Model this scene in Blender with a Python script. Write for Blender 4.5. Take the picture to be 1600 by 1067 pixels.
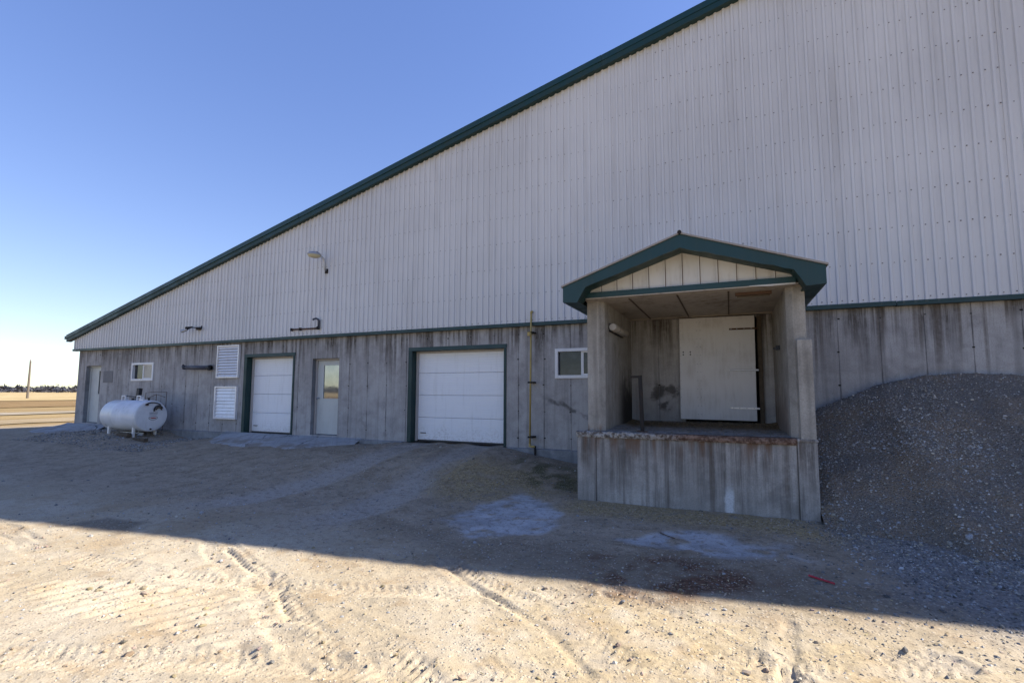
import bpy, math, random
import numpy as np
from mathutils import Matrix, Vector
random.seed(7); rng = np.random.default_rng(7)
S = bpy.context.scene
for o in list(bpy.data.objects): bpy.data.objects.remove(o)
COL = S.collection

# ------------------------------------------------------------------ camera
CZ = 1.207
yaw, pitch, roll = math.radians(23.80), math.radians(4.945), math.radians(0.184)
FPX, U0, V0 = 763.2, 802.5, 546.6
fw = Vector((-math.sin(yaw)*math.cos(pitch), math.cos(yaw)*math.cos(pitch), math.sin(pitch)))
r0 = Vector((math.cos(yaw), math.sin(yaw), 0)); u0 = r0.cross(fw)
rt = r0*math.cos(roll)+u0*math.sin(roll); up = -r0*math.sin(roll)+u0*math.cos(roll)
cam = bpy.data.cameras.new('camera'); cam_o = bpy.data.objects.new('camera', cam); COL.objects.link(cam_o)
M = Matrix((( rt.x, up.x, -fw.x, 0), (rt.y, up.y, -fw.y, -10.1), (rt.z, up.z, -fw.z, CZ), (0, 0, 0, 1)))
cam_o.matrix_world = M
cam.sensor_width = 36; cam.sensor_fit = 'HORIZONTAL'; cam.lens = FPX/1600*36
cam.shift_x = (800-U0)/1600; cam.shift_y = (V0-533.5)/1600
cam.clip_start = 0.05; cam.clip_end = 6000
S.camera = cam_o

# ------------------------------------------------------------------ sky, sun, exposure
SUN = Vector((1.30, 0.73, 1.0)).normalized()
w = bpy.data.worlds.new('World'); S.world = w; w.use_nodes = True
nt = w.node_tree; bg = nt.nodes['Background']
sky = nt.nodes.new('ShaderNodeTexSky'); sky.sky_type = 'NISHITA'; sky.sun_disc = False
sky.sun_elevation = math.asin(SUN.z); sky.sun_rotation = math.atan2(SUN.x, SUN.y)
sky.air_density = 1.0; sky.dust_density = 0.12; sky.ozone_density = 3.0
hs = nt.nodes.new('ShaderNodeHueSaturation'); hs.inputs['Saturation'].default_value = 1.26; hs.inputs['Hue'].default_value = 0.5265
nt.links.new(sky.outputs[0], hs.inputs['Color']); gm = nt.nodes.new('ShaderNodeGamma'); gm.inputs[1].default_value = 0.64
nt.links.new(hs.outputs[0], gm.inputs[0]); nt.links.new(gm.outputs[0], bg.inputs[0]); bg.inputs[1].default_value = 0.148
sl = bpy.data.lights.new('sun', 'SUN'); sl.energy = 4.7; sl.angle = math.radians(0.53); sl.color = (1.0, 0.93, 0.82)
so = bpy.data.objects.new('sun', sl); COL.objects.link(so)
so.rotation_euler = (-SUN).to_track_quat('-Z', 'Y').to_euler(); so.location = (30, 20, 40)
S.view_settings.view_transform = 'Standard'; S.view_settings.look = 'None'
S.view_settings.exposure = 1.34; S.view_settings.gamma = 1.0; S.view_settings.use_curve_mapping = False
S.render.engine = 'CYCLES'

# ------------------------------------------------------------------ node helpers
class Mat:
    def __init__(s, name, rough=0.8, metal=0.0, spec=0.3):
        s.m = bpy.data.materials.new(name); s.m.use_nodes = True; s.nt = s.m.node_tree
        s.b = s.nt.nodes['Principled BSDF']
        s.b.inputs['Roughness'].default_value = rough; s.b.inputs['Metallic'].default_value = metal
        s.b.inputs['Specular IOR Level'].default_value = spec
    def n(s, t, **kw):
        nd = s.nt.nodes.new(t)
        for k, v in kw.items(): setattr(nd, k, v)
        return nd
    def put(s, sock, v):
        if hasattr(v, 'is_output') or isinstance(v, bpy.types.NodeSocket): s.nt.links.new(v, sock)
        elif isinstance(v, (tuple, list)) and len(v) == 3 and sock.type == 'RGBA': sock.default_value = (*v, 1)
        else: sock.default_value = v
    def pos(s): return s.n('ShaderNodeNewGeometry').outputs['Position']
    def obj(s): return s.n('ShaderNodeTexCoord').outputs['Object']
    def rnd(s): return s.n('ShaderNodeObjectInfo').outputs['Random']
    def map(s, v, sc=(1, 1, 1), loc=(0, 0, 0)):
        d = s.n('ShaderNodeMapping'); s.put(d.inputs[0], v); d.inputs['Scale'].default_value = sc; d.inputs['Location'].default_value = loc
        return d.outputs[0]
    def noise(s, v, scale=1, detail=4, rough=0.55, dist=0.0):
        d = s.n('ShaderNodeTexNoise'); s.put(d.inputs['Vector'], v); d.inputs['Scale'].default_value = scale
        d.inputs['Detail'].default_value = detail; d.inputs['Roughness'].default_value = rough; d.inputs['Distortion'].default_value = dist
        return d.outputs['Fac']
    def vor(s, v, scale=1, feat='F1', out='Distance'):
        d = s.n('ShaderNodeTexVoronoi', feature=feat); s.put(d.inputs['Vector'], v); d.inputs['Scale'].default_value = scale
        return d.outputs[out]
    def ss(s, v, a, b, lo=0.0, hi=1.0):
        d = s.n('ShaderNodeMapRange', interpolation_type='SMOOTHSTEP'); s.put(d.inputs[0], v)
        s.put(d.inputs[1], a); s.put(d.inputs[2], b); d.inputs[3].default_value = lo; d.inputs[4].default_value = hi
        return d.outputs[0]
    def mth(s, op, a, b=0.0, c=None):
        d = s.n('ShaderNodeMath', operation=op); s.put(d.inputs[0], a); s.put(d.inputs[1], b)
        if c is not None: s.put(d.inputs[2], c)
        return d.outputs[0]
    def mul(s, a, b): return s.mth('MULTIPLY', a, b)
    def add(s, a, b): return s.mth('ADD', a, b)
    def mix(s, f, a, b, mode='MIX'):
        d = s.n('ShaderNodeMix', data_type='RGBA', blend_type=mode); s.put(d.inputs[0], f); s.put(d.inputs[6], a); s.put(d.inputs[7], b)
        return d.outputs[2]
    def xyz(s, v):
        d = s.n('ShaderNodeSeparateXYZ'); s.put(d.inputs[0], v); return d.outputs
    def comb(s, x, y, z):
        d = s.n('ShaderNodeCombineXYZ'); s.put(d.inputs[0], x); s.put(d.inputs[1], y); s.put(d.inputs[2], z); return d.outputs[0]
    def attr(s, name):
        d = s.n('ShaderNodeAttribute'); d.attribute_name = name; return d
    def col(s, c): s.put(s.b.inputs['Base Color'], c); return s
    def bump(s, h, strength=0.3, dist=0.01):
        d = s.n('ShaderNodeBump'); s.put(d.inputs['Height'], h); d.inputs['Strength'].default_value = strength; d.inputs['Distance'].default_value = dist
        s.nt.links.new(d.outputs[0], s.b.inputs['Normal']); return s
    def rough(s, v): s.put(s.b.inputs['Roughness'], v); return s

def painted(name, c, rough=0.5, dirt=0.35, dc=(0.16, 0.13, 0.10), metal=0.0, sc=3.0, spec=0.4):
    m = Mat(name, rough, metal, spec); p = m.obj()
    a = m.noise(m.pos(), sc, 5, 0.6); b = m.noise(m.map(m.pos(), (6, 6, 0.7)), sc, 4, 0.6)
    d = m.mul(m.ss(m.mul(m.add(a, b), 0.5), 0.45, 0.72), dirt)
    m.col(m.mix(d, m.mix(m.rnd(), c, tuple(x*0.93 for x in c)), dc))
    m.rough(m.ss(a, 0.3, 0.7, rough-0.08, rough+0.12)); m.bump(m.noise(p, 60, 3), 0.05, 0.004)
    return m.m

def concrete(name, c0, c1, drip=0.0, top=2.74, warm=None, extra=None, joints=False):
    m = Mat(name, 0.88, 0, 0.25); P = m.pos(); x, y, z = m.xyz(P)
    big = m.noise(P, 0.9, 5, 0.6); mid = m.noise(P, 5, 6, 0.65); fine = m.noise(P, 55, 4, 0.7)
    c = m.mix(m.ss(m.add(m.mul(big, 0.6), m.mul(mid, 0.4)), 0.36, 0.64), c0, c1)
    c = m.mix(m.mul(m.ss(m.noise(P, 1.7, 3), 0.5, 0.75), 0.35), c, tuple(v*0.62 for v in c0))
    c = m.mix(m.mul(m.ss(m.rnd(), 0, 1), 0.12), c, tuple(v*0.72 for v in c0))
    # washed vertical streaks
    u = m.add(x, m.mul(y, 0.9))
    sv = m.comb(m.mul(u, 5.5), 0.0, m.mul(z, 0.22))
    st = m.noise(sv, 1.0, 5, 0.62)
    c = m.mix(m.mul(m.ss(st, 0.47, 0.70), 0.45), c, tuple(v*0.48 for v in c0))
    s2 = m.noise(m.comb(m.mul(u, 17.0), 8.0, m.mul(z, 0.9)), 1.0, 5, 0.7)
    c = m.mix(m.mul(m.ss(s2, 0.5, 0.72), 0.3), c, tuple(v*0.5 for v in c0))
    c = m.mix(m.mul(m.ss(m.noise(P, 3.4, 6, 0.7), 0.52, 0.68), 0.35), c, tuple(v*0.55 for v in c0))
    c = m.mix(m.mul(m.ss(m.noise(m.comb(m.mul(u, 9.0), 3.0, m.mul(z, 0.3)), 1.0, 3), 0.58, 0.8), 0.35), c, tuple(min(1, v*1.35) for v in c1))
    if drip:
        dv = m.noise(m.comb(m.mul(u, 4.6), 7.3, m.mul(z, 0.16)), 1.0, 5, 0.75)
        fine_d = m.noise(m.comb(m.mul(u, 14.0), 1.3, m.mul(z, 0.35)), 1.0, 3, 0.6)
        ln = m.ss(m.noise(m.comb(m.mul(u, 1.1), 2.0, 0.0), 1.0, 2), 0.3, 0.75, 0.25, 1.9)
        h = m.mth('SUBTRACT', top, z)
        fade = m.ss(m.mth('DIVIDE', h, ln), 0.15, 1.0, 1.0, 0.0)
        dd = m.mul(m.mul(m.ss(m.add(m.mul(dv, 0.65), m.mul(fine_d, 0.35)), 0.44, 0.565), fade), drip)
        dd = m.mul(dd, m.ss(m.noise(m.comb(m.mul(u, 40.0), 2.0, m.mul(z, 3.0)), 1.0, 4, 0.7), 0.3, 0.6, 0.4, 1.0))
        dd = m.mul(dd, m.ss(m.noise(P, 9, 5, 0.7), 0.3, 0.55, 0.55, 1.0))
        c = m.mix(dd, c, (0.062, 0.050, 0.040))
        run = m.noise(m.comb(m.mul(u, 6.5), 11.0, m.mul(z, 0.08)), 1.0, 3, 0.6)
        rl = m.ss(m.noise(m.comb(m.mul(u, 2.6), 4.0, 0.0), 1.0, 2), 0.3, 0.7, 0.5, 2.0)
        rm = m.mul(m.mul(m.ss(run, 0.51, 0.62), m.ss(m.mth('DIVIDE', h, rl), 0.35, 1.0, 1.0, 0.0)), m.ss(x, -2.5, 2.0, 0.45, 0.8))
        c = m.mix(m.mul(rm, m.ss(m.noise(P, 14, 5, 0.7), 0.25, 0.6, 0.5, 1.0)), c, (0.095, 0.075, 0.058))
    if joints:   # grime and rust drawn down each form joint
        jx = m.mth('ABSOLUTE', m.mth('SUBTRACT', m.mth('FLOORED_MODULO', m.mth('SUBTRACT', x, 1.77-0.305), 0.61), 0.305))
        jn = m.noise(m.comb(m.mul(x, 2.0), 0.0, m.mul(z, 2.5)), 1.0, 4)
        c = m.mix(m.mul(m.ss(jx, 0.004, 0.022, 1.0, 0.0), m.ss(jn, 0.35, 0.7, 0.03, 0.65)), c, (0.075, 0.066, 0.06))
    if extra: c = extra(m, c, x, y, z, mid)
    pit = m.ss(m.vor(P, 24), 0.05, 0.16, 1.0, 0.0)
    pm = m.mul(pit, m.ss(m.noise(P, 2.3, 2), 0.52, 0.62))
    c = m.mix(m.mul(pm, 0.7), c, tuple(v*0.4 for v in c0))
    c = m.mix(m.mul(m.ss(fine, 0.42, 0.70), 0.38), c, tuple(v*0.5 for v in c0))
    m.col(c)
    m.bump(m.add(m.add(m.mul(mid, 0.5), m.mul(fine, 0.3)), m.mul(pm, -0.8)), 0.45, 0.012)
    return m.m

# ------------------------------------------------------------------ mesh helpers
class MB:
    def __init__(s): s.v = []; s.f = []
    def add(s, vs, fs):
        k = len(s.v); s.v += [tuple(map(float, v)) for v in vs]; s.f += [tuple(i+k for i in f) for f in fs]; return s
    def box(s, x0, x1, y0, y1, z0, z1):
        return s.add([(x0,y0,z0),(x1,y0,z0),(x1,y1,z0),(x0,y1,z0),(x0,y0,z1),(x1,y0,z1),(x1,y1,z1),(x0,y1,z1)],
                     [(0,3,2,1),(4,5,6,7),(0,1,5,4),(1,2,6,5),(2,3,7,6),(3,0,4,7)])
    def prism(s, poly, y0, y1):            # polygon in (x, z), counter-clockwise seen from -y
        n = len(poly)
        return s.add([(p[0], y0, p[1]) for p in poly]+[(p[0], y1, p[1]) for p in poly],
                     [tuple(range(n)), tuple(range(2*n-1, n-1, -1))]+[(i, i+n, (i+1) % n+n, (i+1) % n) for i in range(n)])
    def tube(s, path, r, seg=10, caps=True):
        P = [Vector(p) for p in path]; rs = r if isinstance(r, (list, tuple)) else [r]*len(P)
        ring = []; prev = None
        for i, p in enumerate(P):
            t = ((P[min(i+1, len(P)-1)]-P[max(i-1, 0)])).normalized()
            a = prev if prev is not None else (Vector((0, 0, 1)) if abs(t.z) < 0.9 else Vector((1, 0, 0)))
            a = (a-t*a.dot(t)).normalized(); prev = a; b = t.cross(a)
            ring.append([p+(a*math.cos(2*math.pi*k/seg)+b*math.sin(2*math.pi*k/seg))*rs[i] for k in range(seg)])
        vs = [q for rg in ring for q in rg]; fs = []
        for i in range(len(P)-1):
            for k in range(seg):
                fs.append((i*seg+k, i*seg+(k+1) % seg, (i+1)*seg+(k+1) % seg, (i+1)*seg+k))
        if caps: fs += [tuple(range(seg))[::-1], tuple((len(P)-1)*seg+k for k in range(seg))]
        return s.add(vs, fs)
    def cells(s, xs, zs, solid, y0, y1):   # slab in the xz plane with missing cells
        nx, nz = len(xs), len(zs); idx = {}
        def V(i, j, y):
            k = (i, j, y)
            if k not in idx: idx[k] = len(s.v); s.v.append((xs[i], y, zs[j]))
            return idx[k]
        ok = lambda i, j: 0 <= i < nx-1 and 0 <= j < nz-1 and solid(0.5*(xs[i]+xs[i+1]), 0.5*(zs[j]+zs[j+1]))
        for i in range(nx-1):
            for j in range(nz-1):
                if not ok(i, j): continue
                s.f.append((V(i,j,y0), V(i+1,j,y0), V(i+1,j+1,y0), V(i,j+1,y0)))
                s.f.append((V(i,j,y1), V(i,j+1,y1), V(i+1,j+1,y1), V(i+1,j,y1)))
                if not ok(i-1, j): s.f.append((V(i,j,y0), V(i,j+1,y0), V(i,j+1,y1), V(i,j,y1)))
                if not ok(i+1, j): s.f.append((V(i+1,j,y0), V(i+1,j,y1), V(i+1,j+1,y1), V(i+1,j+1,y0)))
                if not ok(i, j-1): s.f.append((V(i,j,y0), V(i,j,y1), V(i+1,j,y1), V(i+1,j,y0)))
                if not ok(i, j+1): s.f.append((V(i,j+1,y0), V(i+1,j+1,y0), V(i+1,j+1,y1), V(i,j+1,y1)))
        return s

WO = {}
def wo(o): return WO.get(o.name, Vector((0, 0, 0)))
def obj(name, mb, mat, parent=None, bevel=0.0, smooth=False, origin=None, kind=None, label=None):
    v = np.array(mb.v, dtype=float)
    o0 = Vector(origin) if origin else Vector(((v[:,0].min()+v[:,0].max())/2, (v[:,1].min()+v[:,1].max())/2, v[:,2].min()))
    me = bpy.data.meshes.new(name); me.from_pydata((v-np.array(o0)).tolist(), [], mb.f); me.update()
    me.materials.append(mat)
    if smooth: me.polygons.foreach_set('use_smooth', [True]*len(me.polygons))
    o = bpy.data.objects.new(name, me); COL.objects.link(o); WO[o.name] = o0
    if parent: o.parent = parent; o.location = o0-wo(parent)
    else: o.location = o0
    if bevel:
        b = o.modifiers.new('bevel', 'BEVEL'); b.width = bevel; b.segments = 2; b.limit_method = 'ANGLE'; b.angle_limit = math.radians(40)
    if kind: o['kind'] = kind
    if label: o['label'] = label
    return o
def npobj(name, V, F, mat, parent=None, cols=None, kind=None, smooth=False):   # numpy vertices, equal-size faces
    me = bpy.data.meshes.new(name); nf, k = F.shape
    me.vertices.add(len(V)); me.vertices.foreach_set('co', np.ascontiguousarray(V, dtype=np.float32).ravel())
    me.loops.add(nf*k); me.loops.foreach_set('vertex_index', np.ascontiguousarray(F, dtype=np.int32).ravel())
    me.polygons.add(nf); me.polygons.foreach_set('loop_start', np.arange(0, nf*k, k, dtype=np.int32))
    me.polygons.foreach_set('use_smooth', np.full(nf, smooth)); me.update(calc_edges=True)
    for nm, c in (cols or {}).items():
        a = me.color_attributes.new(nm, 'FLOAT_COLOR', 'POINT'); a.data.foreach_set('color', np.ascontiguousarray(c, dtype=np.float32).ravel())
    me.materials.append(mat); o = bpy.data.objects.new(name, me); COL.objects.link(o); WO[o.name] = Vector((0, 0, 0))
    if parent: o.parent = parent; o.location = -wo(parent)
    if kind: o['kind'] = kind
    return o
def thing(name, label, cat, loc, group=None):
    o = bpy.data.objects.new(name, None); o.empty_display_size = 0.2; COL.objects.link(o); o.location = loc; WO[o.name] = Vector(loc)
    tag(o, label, cat, group); return o
def tag(o, label, cat, group=None):
    o['label'] = label; o['category'] = cat
    if group: o['group'] = group
    return o
def part(name, parent):     # an Empty part that carries sub-parts
    o = bpy.data.objects.new(name, None); o.empty_display_size = 0.1; COL.objects.link(o); o.parent = parent; WO[o.name] = wo(parent); return o
B = lambda *a: MB().box(*a)

# ------------------------------------------------------------------ numpy noise
def vnoise(x, y, seed=0):
    xi = np.floor(x).astype(np.int64); yi = np.floor(y).astype(np.int64); fx = x-xi; fy = y-yi
    def h(a, b):
        n = (a*374761393+b*668265263+seed*1442695041) & 0xFFFFFFFF
        n = ((n ^ (n >> 13))*1274126177) & 0xFFFFFFFF
        return ((n ^ (n >> 16)) & 0xFFFF)/65535.0
    sx = fx*fx*(3-2*fx); sy = fy*fy*(3-2*fy)
    return (h(xi, yi)*(1-sx)+h(xi+1, yi)*sx)*(1-sy)+(h(xi, yi+1)*(1-sx)+h(xi+1, yi+1)*sx)*sy
def fbm(x, y, oct=4, seed=0, g=0.5):
    t = 0; a = 1.0; s = 0
    for i in range(oct): t = t+a*vnoise(x*2**i+17.3*i, y*2**i-9.1*i, seed+i); s += a; a *= g
    return t/s
sst = lambda v, a, b: (lambda t: t*t*(3-2*t))(np.clip((v-a)/(b-a), 0, 1))
def poly_sd(x, y, P):       # signed distance, negative inside
    P = np.array(P, float); d = np.full(x.shape, 1e9); ins = np.zeros(x.shape, bool)
    for i in range(len(P)):
        a, b = P[i], P[(i+1) % len(P)]; e = b-a
        t = np.clip(((x-a[0])*e[0]+(y-a[1])*e[1])/(e@e), 0, 1)
        d = np.minimum(d, np.hypot(x-a[0]-t*e[0], y-a[1]-t*e[1]))
        c = ((a[1] <= y) != (b[1] <= y)); xx = a[0]+(y-a[1])/(b[1]-a[1]+1e-12)*e[0]
        ins ^= c & (x < xx)
    return np.where(ins, -d, d)
def path_ds(x, y, P):       # distance to a path, arc length along it, signed side
    P = np.array(P, float); d = np.full(x.shape, 1e9); s = np.zeros(x.shape); sg = np.zeros(x.shape); acc = 0
    for i in range(len(P)-1):
        a, b = P[i], P[i+1]; e = b-a; L = np.hypot(*e)
        t = np.clip(((x-a[0])*e[0]+(y-a[1])*e[1])/(e@e), 0, 1)
        q = np.hypot(x-a[0]-t*e[0], y-a[1]-t*e[1]); m = q < d
        d = np.where(m, q, d); s = np.where(m, acc+t*L, s)
        sg = np.where(m, ((x-a[0])*e[1]-(y-a[1])*e[0])/L, sg); acc += L
    return d, s, sg

# ------------------------------------------------------------------ ground heights
def G0(x, y):
    H = np.interp(x, [-60, -30, -23, -19, -18.2, -16.5, -15.6, -13.8, -9.2, -8.2, -7.6, -4.5, -4.0, -3.2, -2.2, -1.6, 1.2, 30],
                     [-0.5, -0.45, -0.16, -0.10, -0.03, -0.06, -0.26, -0.16, -0.12, -0.10, -0.03, -0.03, -0.12, -0.24, -0.33, -0.42, -0.42, -0.45])
    Wd = np.interp(x, [-25, -16, -10, -7.6, -4.6, -3.6, -2, 1], [5.5, 5.0, 4.6, 4.6, 4.2, 2.6, 2.0, 2.0])
    t = sst(-np.minimum(y, 0), 0.15, 1.0*Wd)
    z = H*(1-t)+(-0.45)*t
    return z
def micro(x, y):
    z = (fbm(x*0.5, y*0.5, 3, 3)-0.5)*0.045+(fbm(x*2.1, y*2.1, 4, 9)-0.5)*0.03
    near = (np.abs(x+2) < 12) & (y > -11) & (y < 1)
    return z+np.where(near, (fbm(x*13, y*13, 2, 21)-0.5)*0.010, 0)
CONC_A = [(-3.45,-4.57),(-3.30,-3.64),(-3.29,-2.5),(-2.76,-2.95),(-2.2,-3.54),(-2.05,-4.4),(-2.32,-4.86),(-2.75,-4.9)]
CONC_B = [(-1.15,-4.35),(-0.61,-3.82),(-0.26,-3.72),(-0.02,-4.0),(0.35,-4.08),(0.67,-4.12),(0.75,-4.3),(0.29,-4.5),(-0.29,-4.62),(-0.7,-4.4)]
CHIPS = [(-1.5,-5.4),(-1.1,-4.85),(-0.27,-4.85),(0.35,-5.15),(-0.1,-5.6),(-0.67,-5.9),(-1.05,-5.85)]
TRACKS = [([(-2.6,-5.8),(-2.13,-6.13),(-1.47,-6.4),(-1.04,-6.66),(-0.71,-6.92),(-0.3,-7.25)], 0.15, 1),
          ([(-5.4,-6.2),(-4.96,-6.49),(-3.89,-6.92),(-3.11,-7.32),(-2.4,-7.65)], 0.17, 1),
          ([(-3.9,-6.85),(-3.5,-7.05),(-2.65,-7.22),(-2.12,-7.38),(-1.5,-7.75)], 0.16, 1),
          ([(-6.3,-8.3),(-5.48,-7.95),(-4.91,-7.72),(-4.2,-7.60),(-3.59,-7.53),(-3.0,-7.6)], 0.30, 2),
          ([(-0.9,-5.9),(-0.35,-6.25),(0.2,-6.7),(0.7,-7.2)], 0.15, 1),
          ([(-8.2,-7.0),(-6.6,-7.3),(-5.2,-7.2),(-4.2,-7.1),(-3.2,-6.8),(-2.2,-6.5),(-1.2,-6.0)], 0.13, 1),
          ([(-4.6,-8.6),(-3.4,-8.1),(-2.4,-7.75),(-1.2,-7.3),(0.0,-6.6),(1.2,-6.1)], 0.14, 1),
          ([(0.33,-5.9),(0.29,-6.21),(0.26,-6.76),(0.25,-7.2)], 0.05, 3),
          ([(-4.9,-6.45),(-4.3,-6.70),(-3.6,-6.95),(-3.0,-7.35)], 0.03, 3),
          ([(-2.5,-5.95),(-1.8,-6.40),(-1.2,-6.75),(-0.8,-7.15)], 0.035, 3)]
RAMP = [[(-6.95,-0.1),(-6.9,-1.6),(-6.8,-3.2),(-6.9,-4.6),(-7.4,-6.2),(-8.4,-7.6)], [(-5.3,-0.1),(-5.2,-1.5),(-4.95,-3.2),(-4.8,-4.6),(-5.0,-5.8),(-5.6,-7.2)]]
def ground_all(x, y, masks=True):
    z = G0(x, y)
    ca = np.zeros_like(x); ch = np.zeros_like(x); stw = np.zeros_like(x); gry = np.zeros_like(x)
    mos = np.zeros_like(x); wet = np.zeros_like(x); trk = np.zeros_like(x)
    N = (x > -12) & (x < 9) & (y > -11) & (y < 0.8); xn, yn = x[N], y[N]
    mz = micro(x, y)
    wx = xn+(fbm(xn*1.8, yn*1.8, 4, 31)-0.5)*0.7; wy = yn+(fbm(xn*1.8, yn*1.8, 4, 41)-0.5)*0.6
    fl = fbm(xn*5, yn*5, 3, 51)
    a = np.maximum(sst(poly_sd(wx, wy, CONC_A), 0.12, -0.12), sst(poly_sd(wx, wy, CONC_B), 0.10, -0.10))
    ca[N] = a*sst(fl, 0.22, 0.45)
    ch[N] = sst(poly_sd(wx, wy, CHIPS), 0.25, -0.2)*sst(fl, 0.25, 0.6)
    sd = 1.3*sst(np.abs(yn+2.95), 0.85, 0.2)*sst(xn, -2.6, -2.0)*sst(xn, 2.0, 0.9)
    sd = np.maximum(sd, 1.0*sst(poly_sd(wx, wy, [(-4.9,-1.2),(-3.4,-1.0),(-2.3,-2.0),(-2.6,-2.9),(-3.9,-3.6),(-5.0,-2.8)]), 0.3, -0.4))
    sd = np.maximum(sd, 0.55*sst(yn, -5.4, -6.4)*sst(xn, -2.6, -0.8)*sst(fl, 0.3, 0.7))
    stw[N] = sd*sst(fl, 0.15, 0.5)
    gry[N] = sst(poly_sd(wx, wy, [(1.05,-2.6),(1.25,-3.9),(1.3,-5.0),(2.0,-5.7),(6,-5.5),(6,-1)]), 0.35, -0.35)
    mos[N] = sst(poly_sd(wx, wy, [(-3.9,-0.7),(-2.2,-0.6),(-2.25,-2.0),(-3.4,-1.9)]), 0.25, -0.25)*sst(fl, 0.35, 0.6)
    dk = sst(poly_sd(wx, wy, [(-7.9,-6.75),(-7.5,-6.2),(-6.8,-6.15),(-6.6,-6.5)]), 0.12, -0.1)
    dk = np.maximum(dk, 0.75*sst(poly_sd(wx, wy, [(-4.2,-4.9),(-3.0,-5.1),(-1.3,-4.9),(0.9,-4.7),(1.6,-5.2),(0.9,-5.6),(-1,-5.8),(-2.6,-5.6),(-3.6,-5.2)]), 0.5, -0.3))
    dk = np.maximum(dk, 0.6*sst(yn, -2.2, -0.3)*sst(fl, 0.3, 0.6)*sst(xn, -2.0, -3.0))
    wet[N] = dk
    mz[N] *= (1-0.8*ca[N])
    # wheel tracks
    tz = np.zeros_like(xn); tt = np.zeros_like(xn)
    for i, (P, hw, k) in enumerate(TRACKS):
        d, s, sg = path_ds(xn+(fbm(xn*3, yn*3, 2, 61+i)-0.5)*0.05, yn, P)
        env = sst(d, hw*1.15, hw*0.85)*sst(fbm(xn*1.6, yn*1.6, 3, 71+i), 0.28, 0.48)
        if k == 1:
            ph = (s+np.abs(sg)*0.7)/0.078
            tz += env*(-0.012+0.0105*np.clip(2.0*np.sin(ph*2*np.pi), -1, 1)*(np.abs(sg) > 0.012))*(0.4+0.9*fbm(xn*4, yn*4, 2, 95)) + 0.007*sst(np.abs(d-hw*1.15), 0.05, 0.0)*sst(fbm(xn*2, yn*2, 2, 5), 0.4, 0.6)
        elif k == 2:
            ph = (s*0.8+sg*0.5+fbm(xn*2, yn*2, 2, 81)*0.12)/0.14
            tz += env*(0.017*np.sin(ph*2*np.pi))*(0.3+fbm(xn*3, yn*3, 2, 97))
        else:
            tz += env*-0.018+0.008*sst(np.abs(d-hw*2), 0.05, 0)*sst(fbm(xn*3, yn*3, 2, 6), 0.45, 0.6)
        tt = np.maximum(tt, env*(0.6 if k < 3 else 0.2))
    for P in RAMP:
        d, s, sg = path_ds(xn, yn, P)
        env = sst(d, 0.55, 0.2)*sst(yn, -6.0, -4.5); tz += -0.03*env+0.025*sst(np.abs(d-0.55), 0.25, 0)*sst(yn, -6.0, -4.5); tt = np.maximum(tt, env*0.9)
    mz[N] += tz; trk[N] = tt
    z = z+mz*sst(np.abs(y)+np.where(y > 0, 9, 0), 0.0, 0.3)
    if not masks: return z
    one = np.ones_like(x)
    return z, np.stack([ca, ch, stw, gry], -1), np.stack([mos, wet, trk, one], -1)

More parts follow.
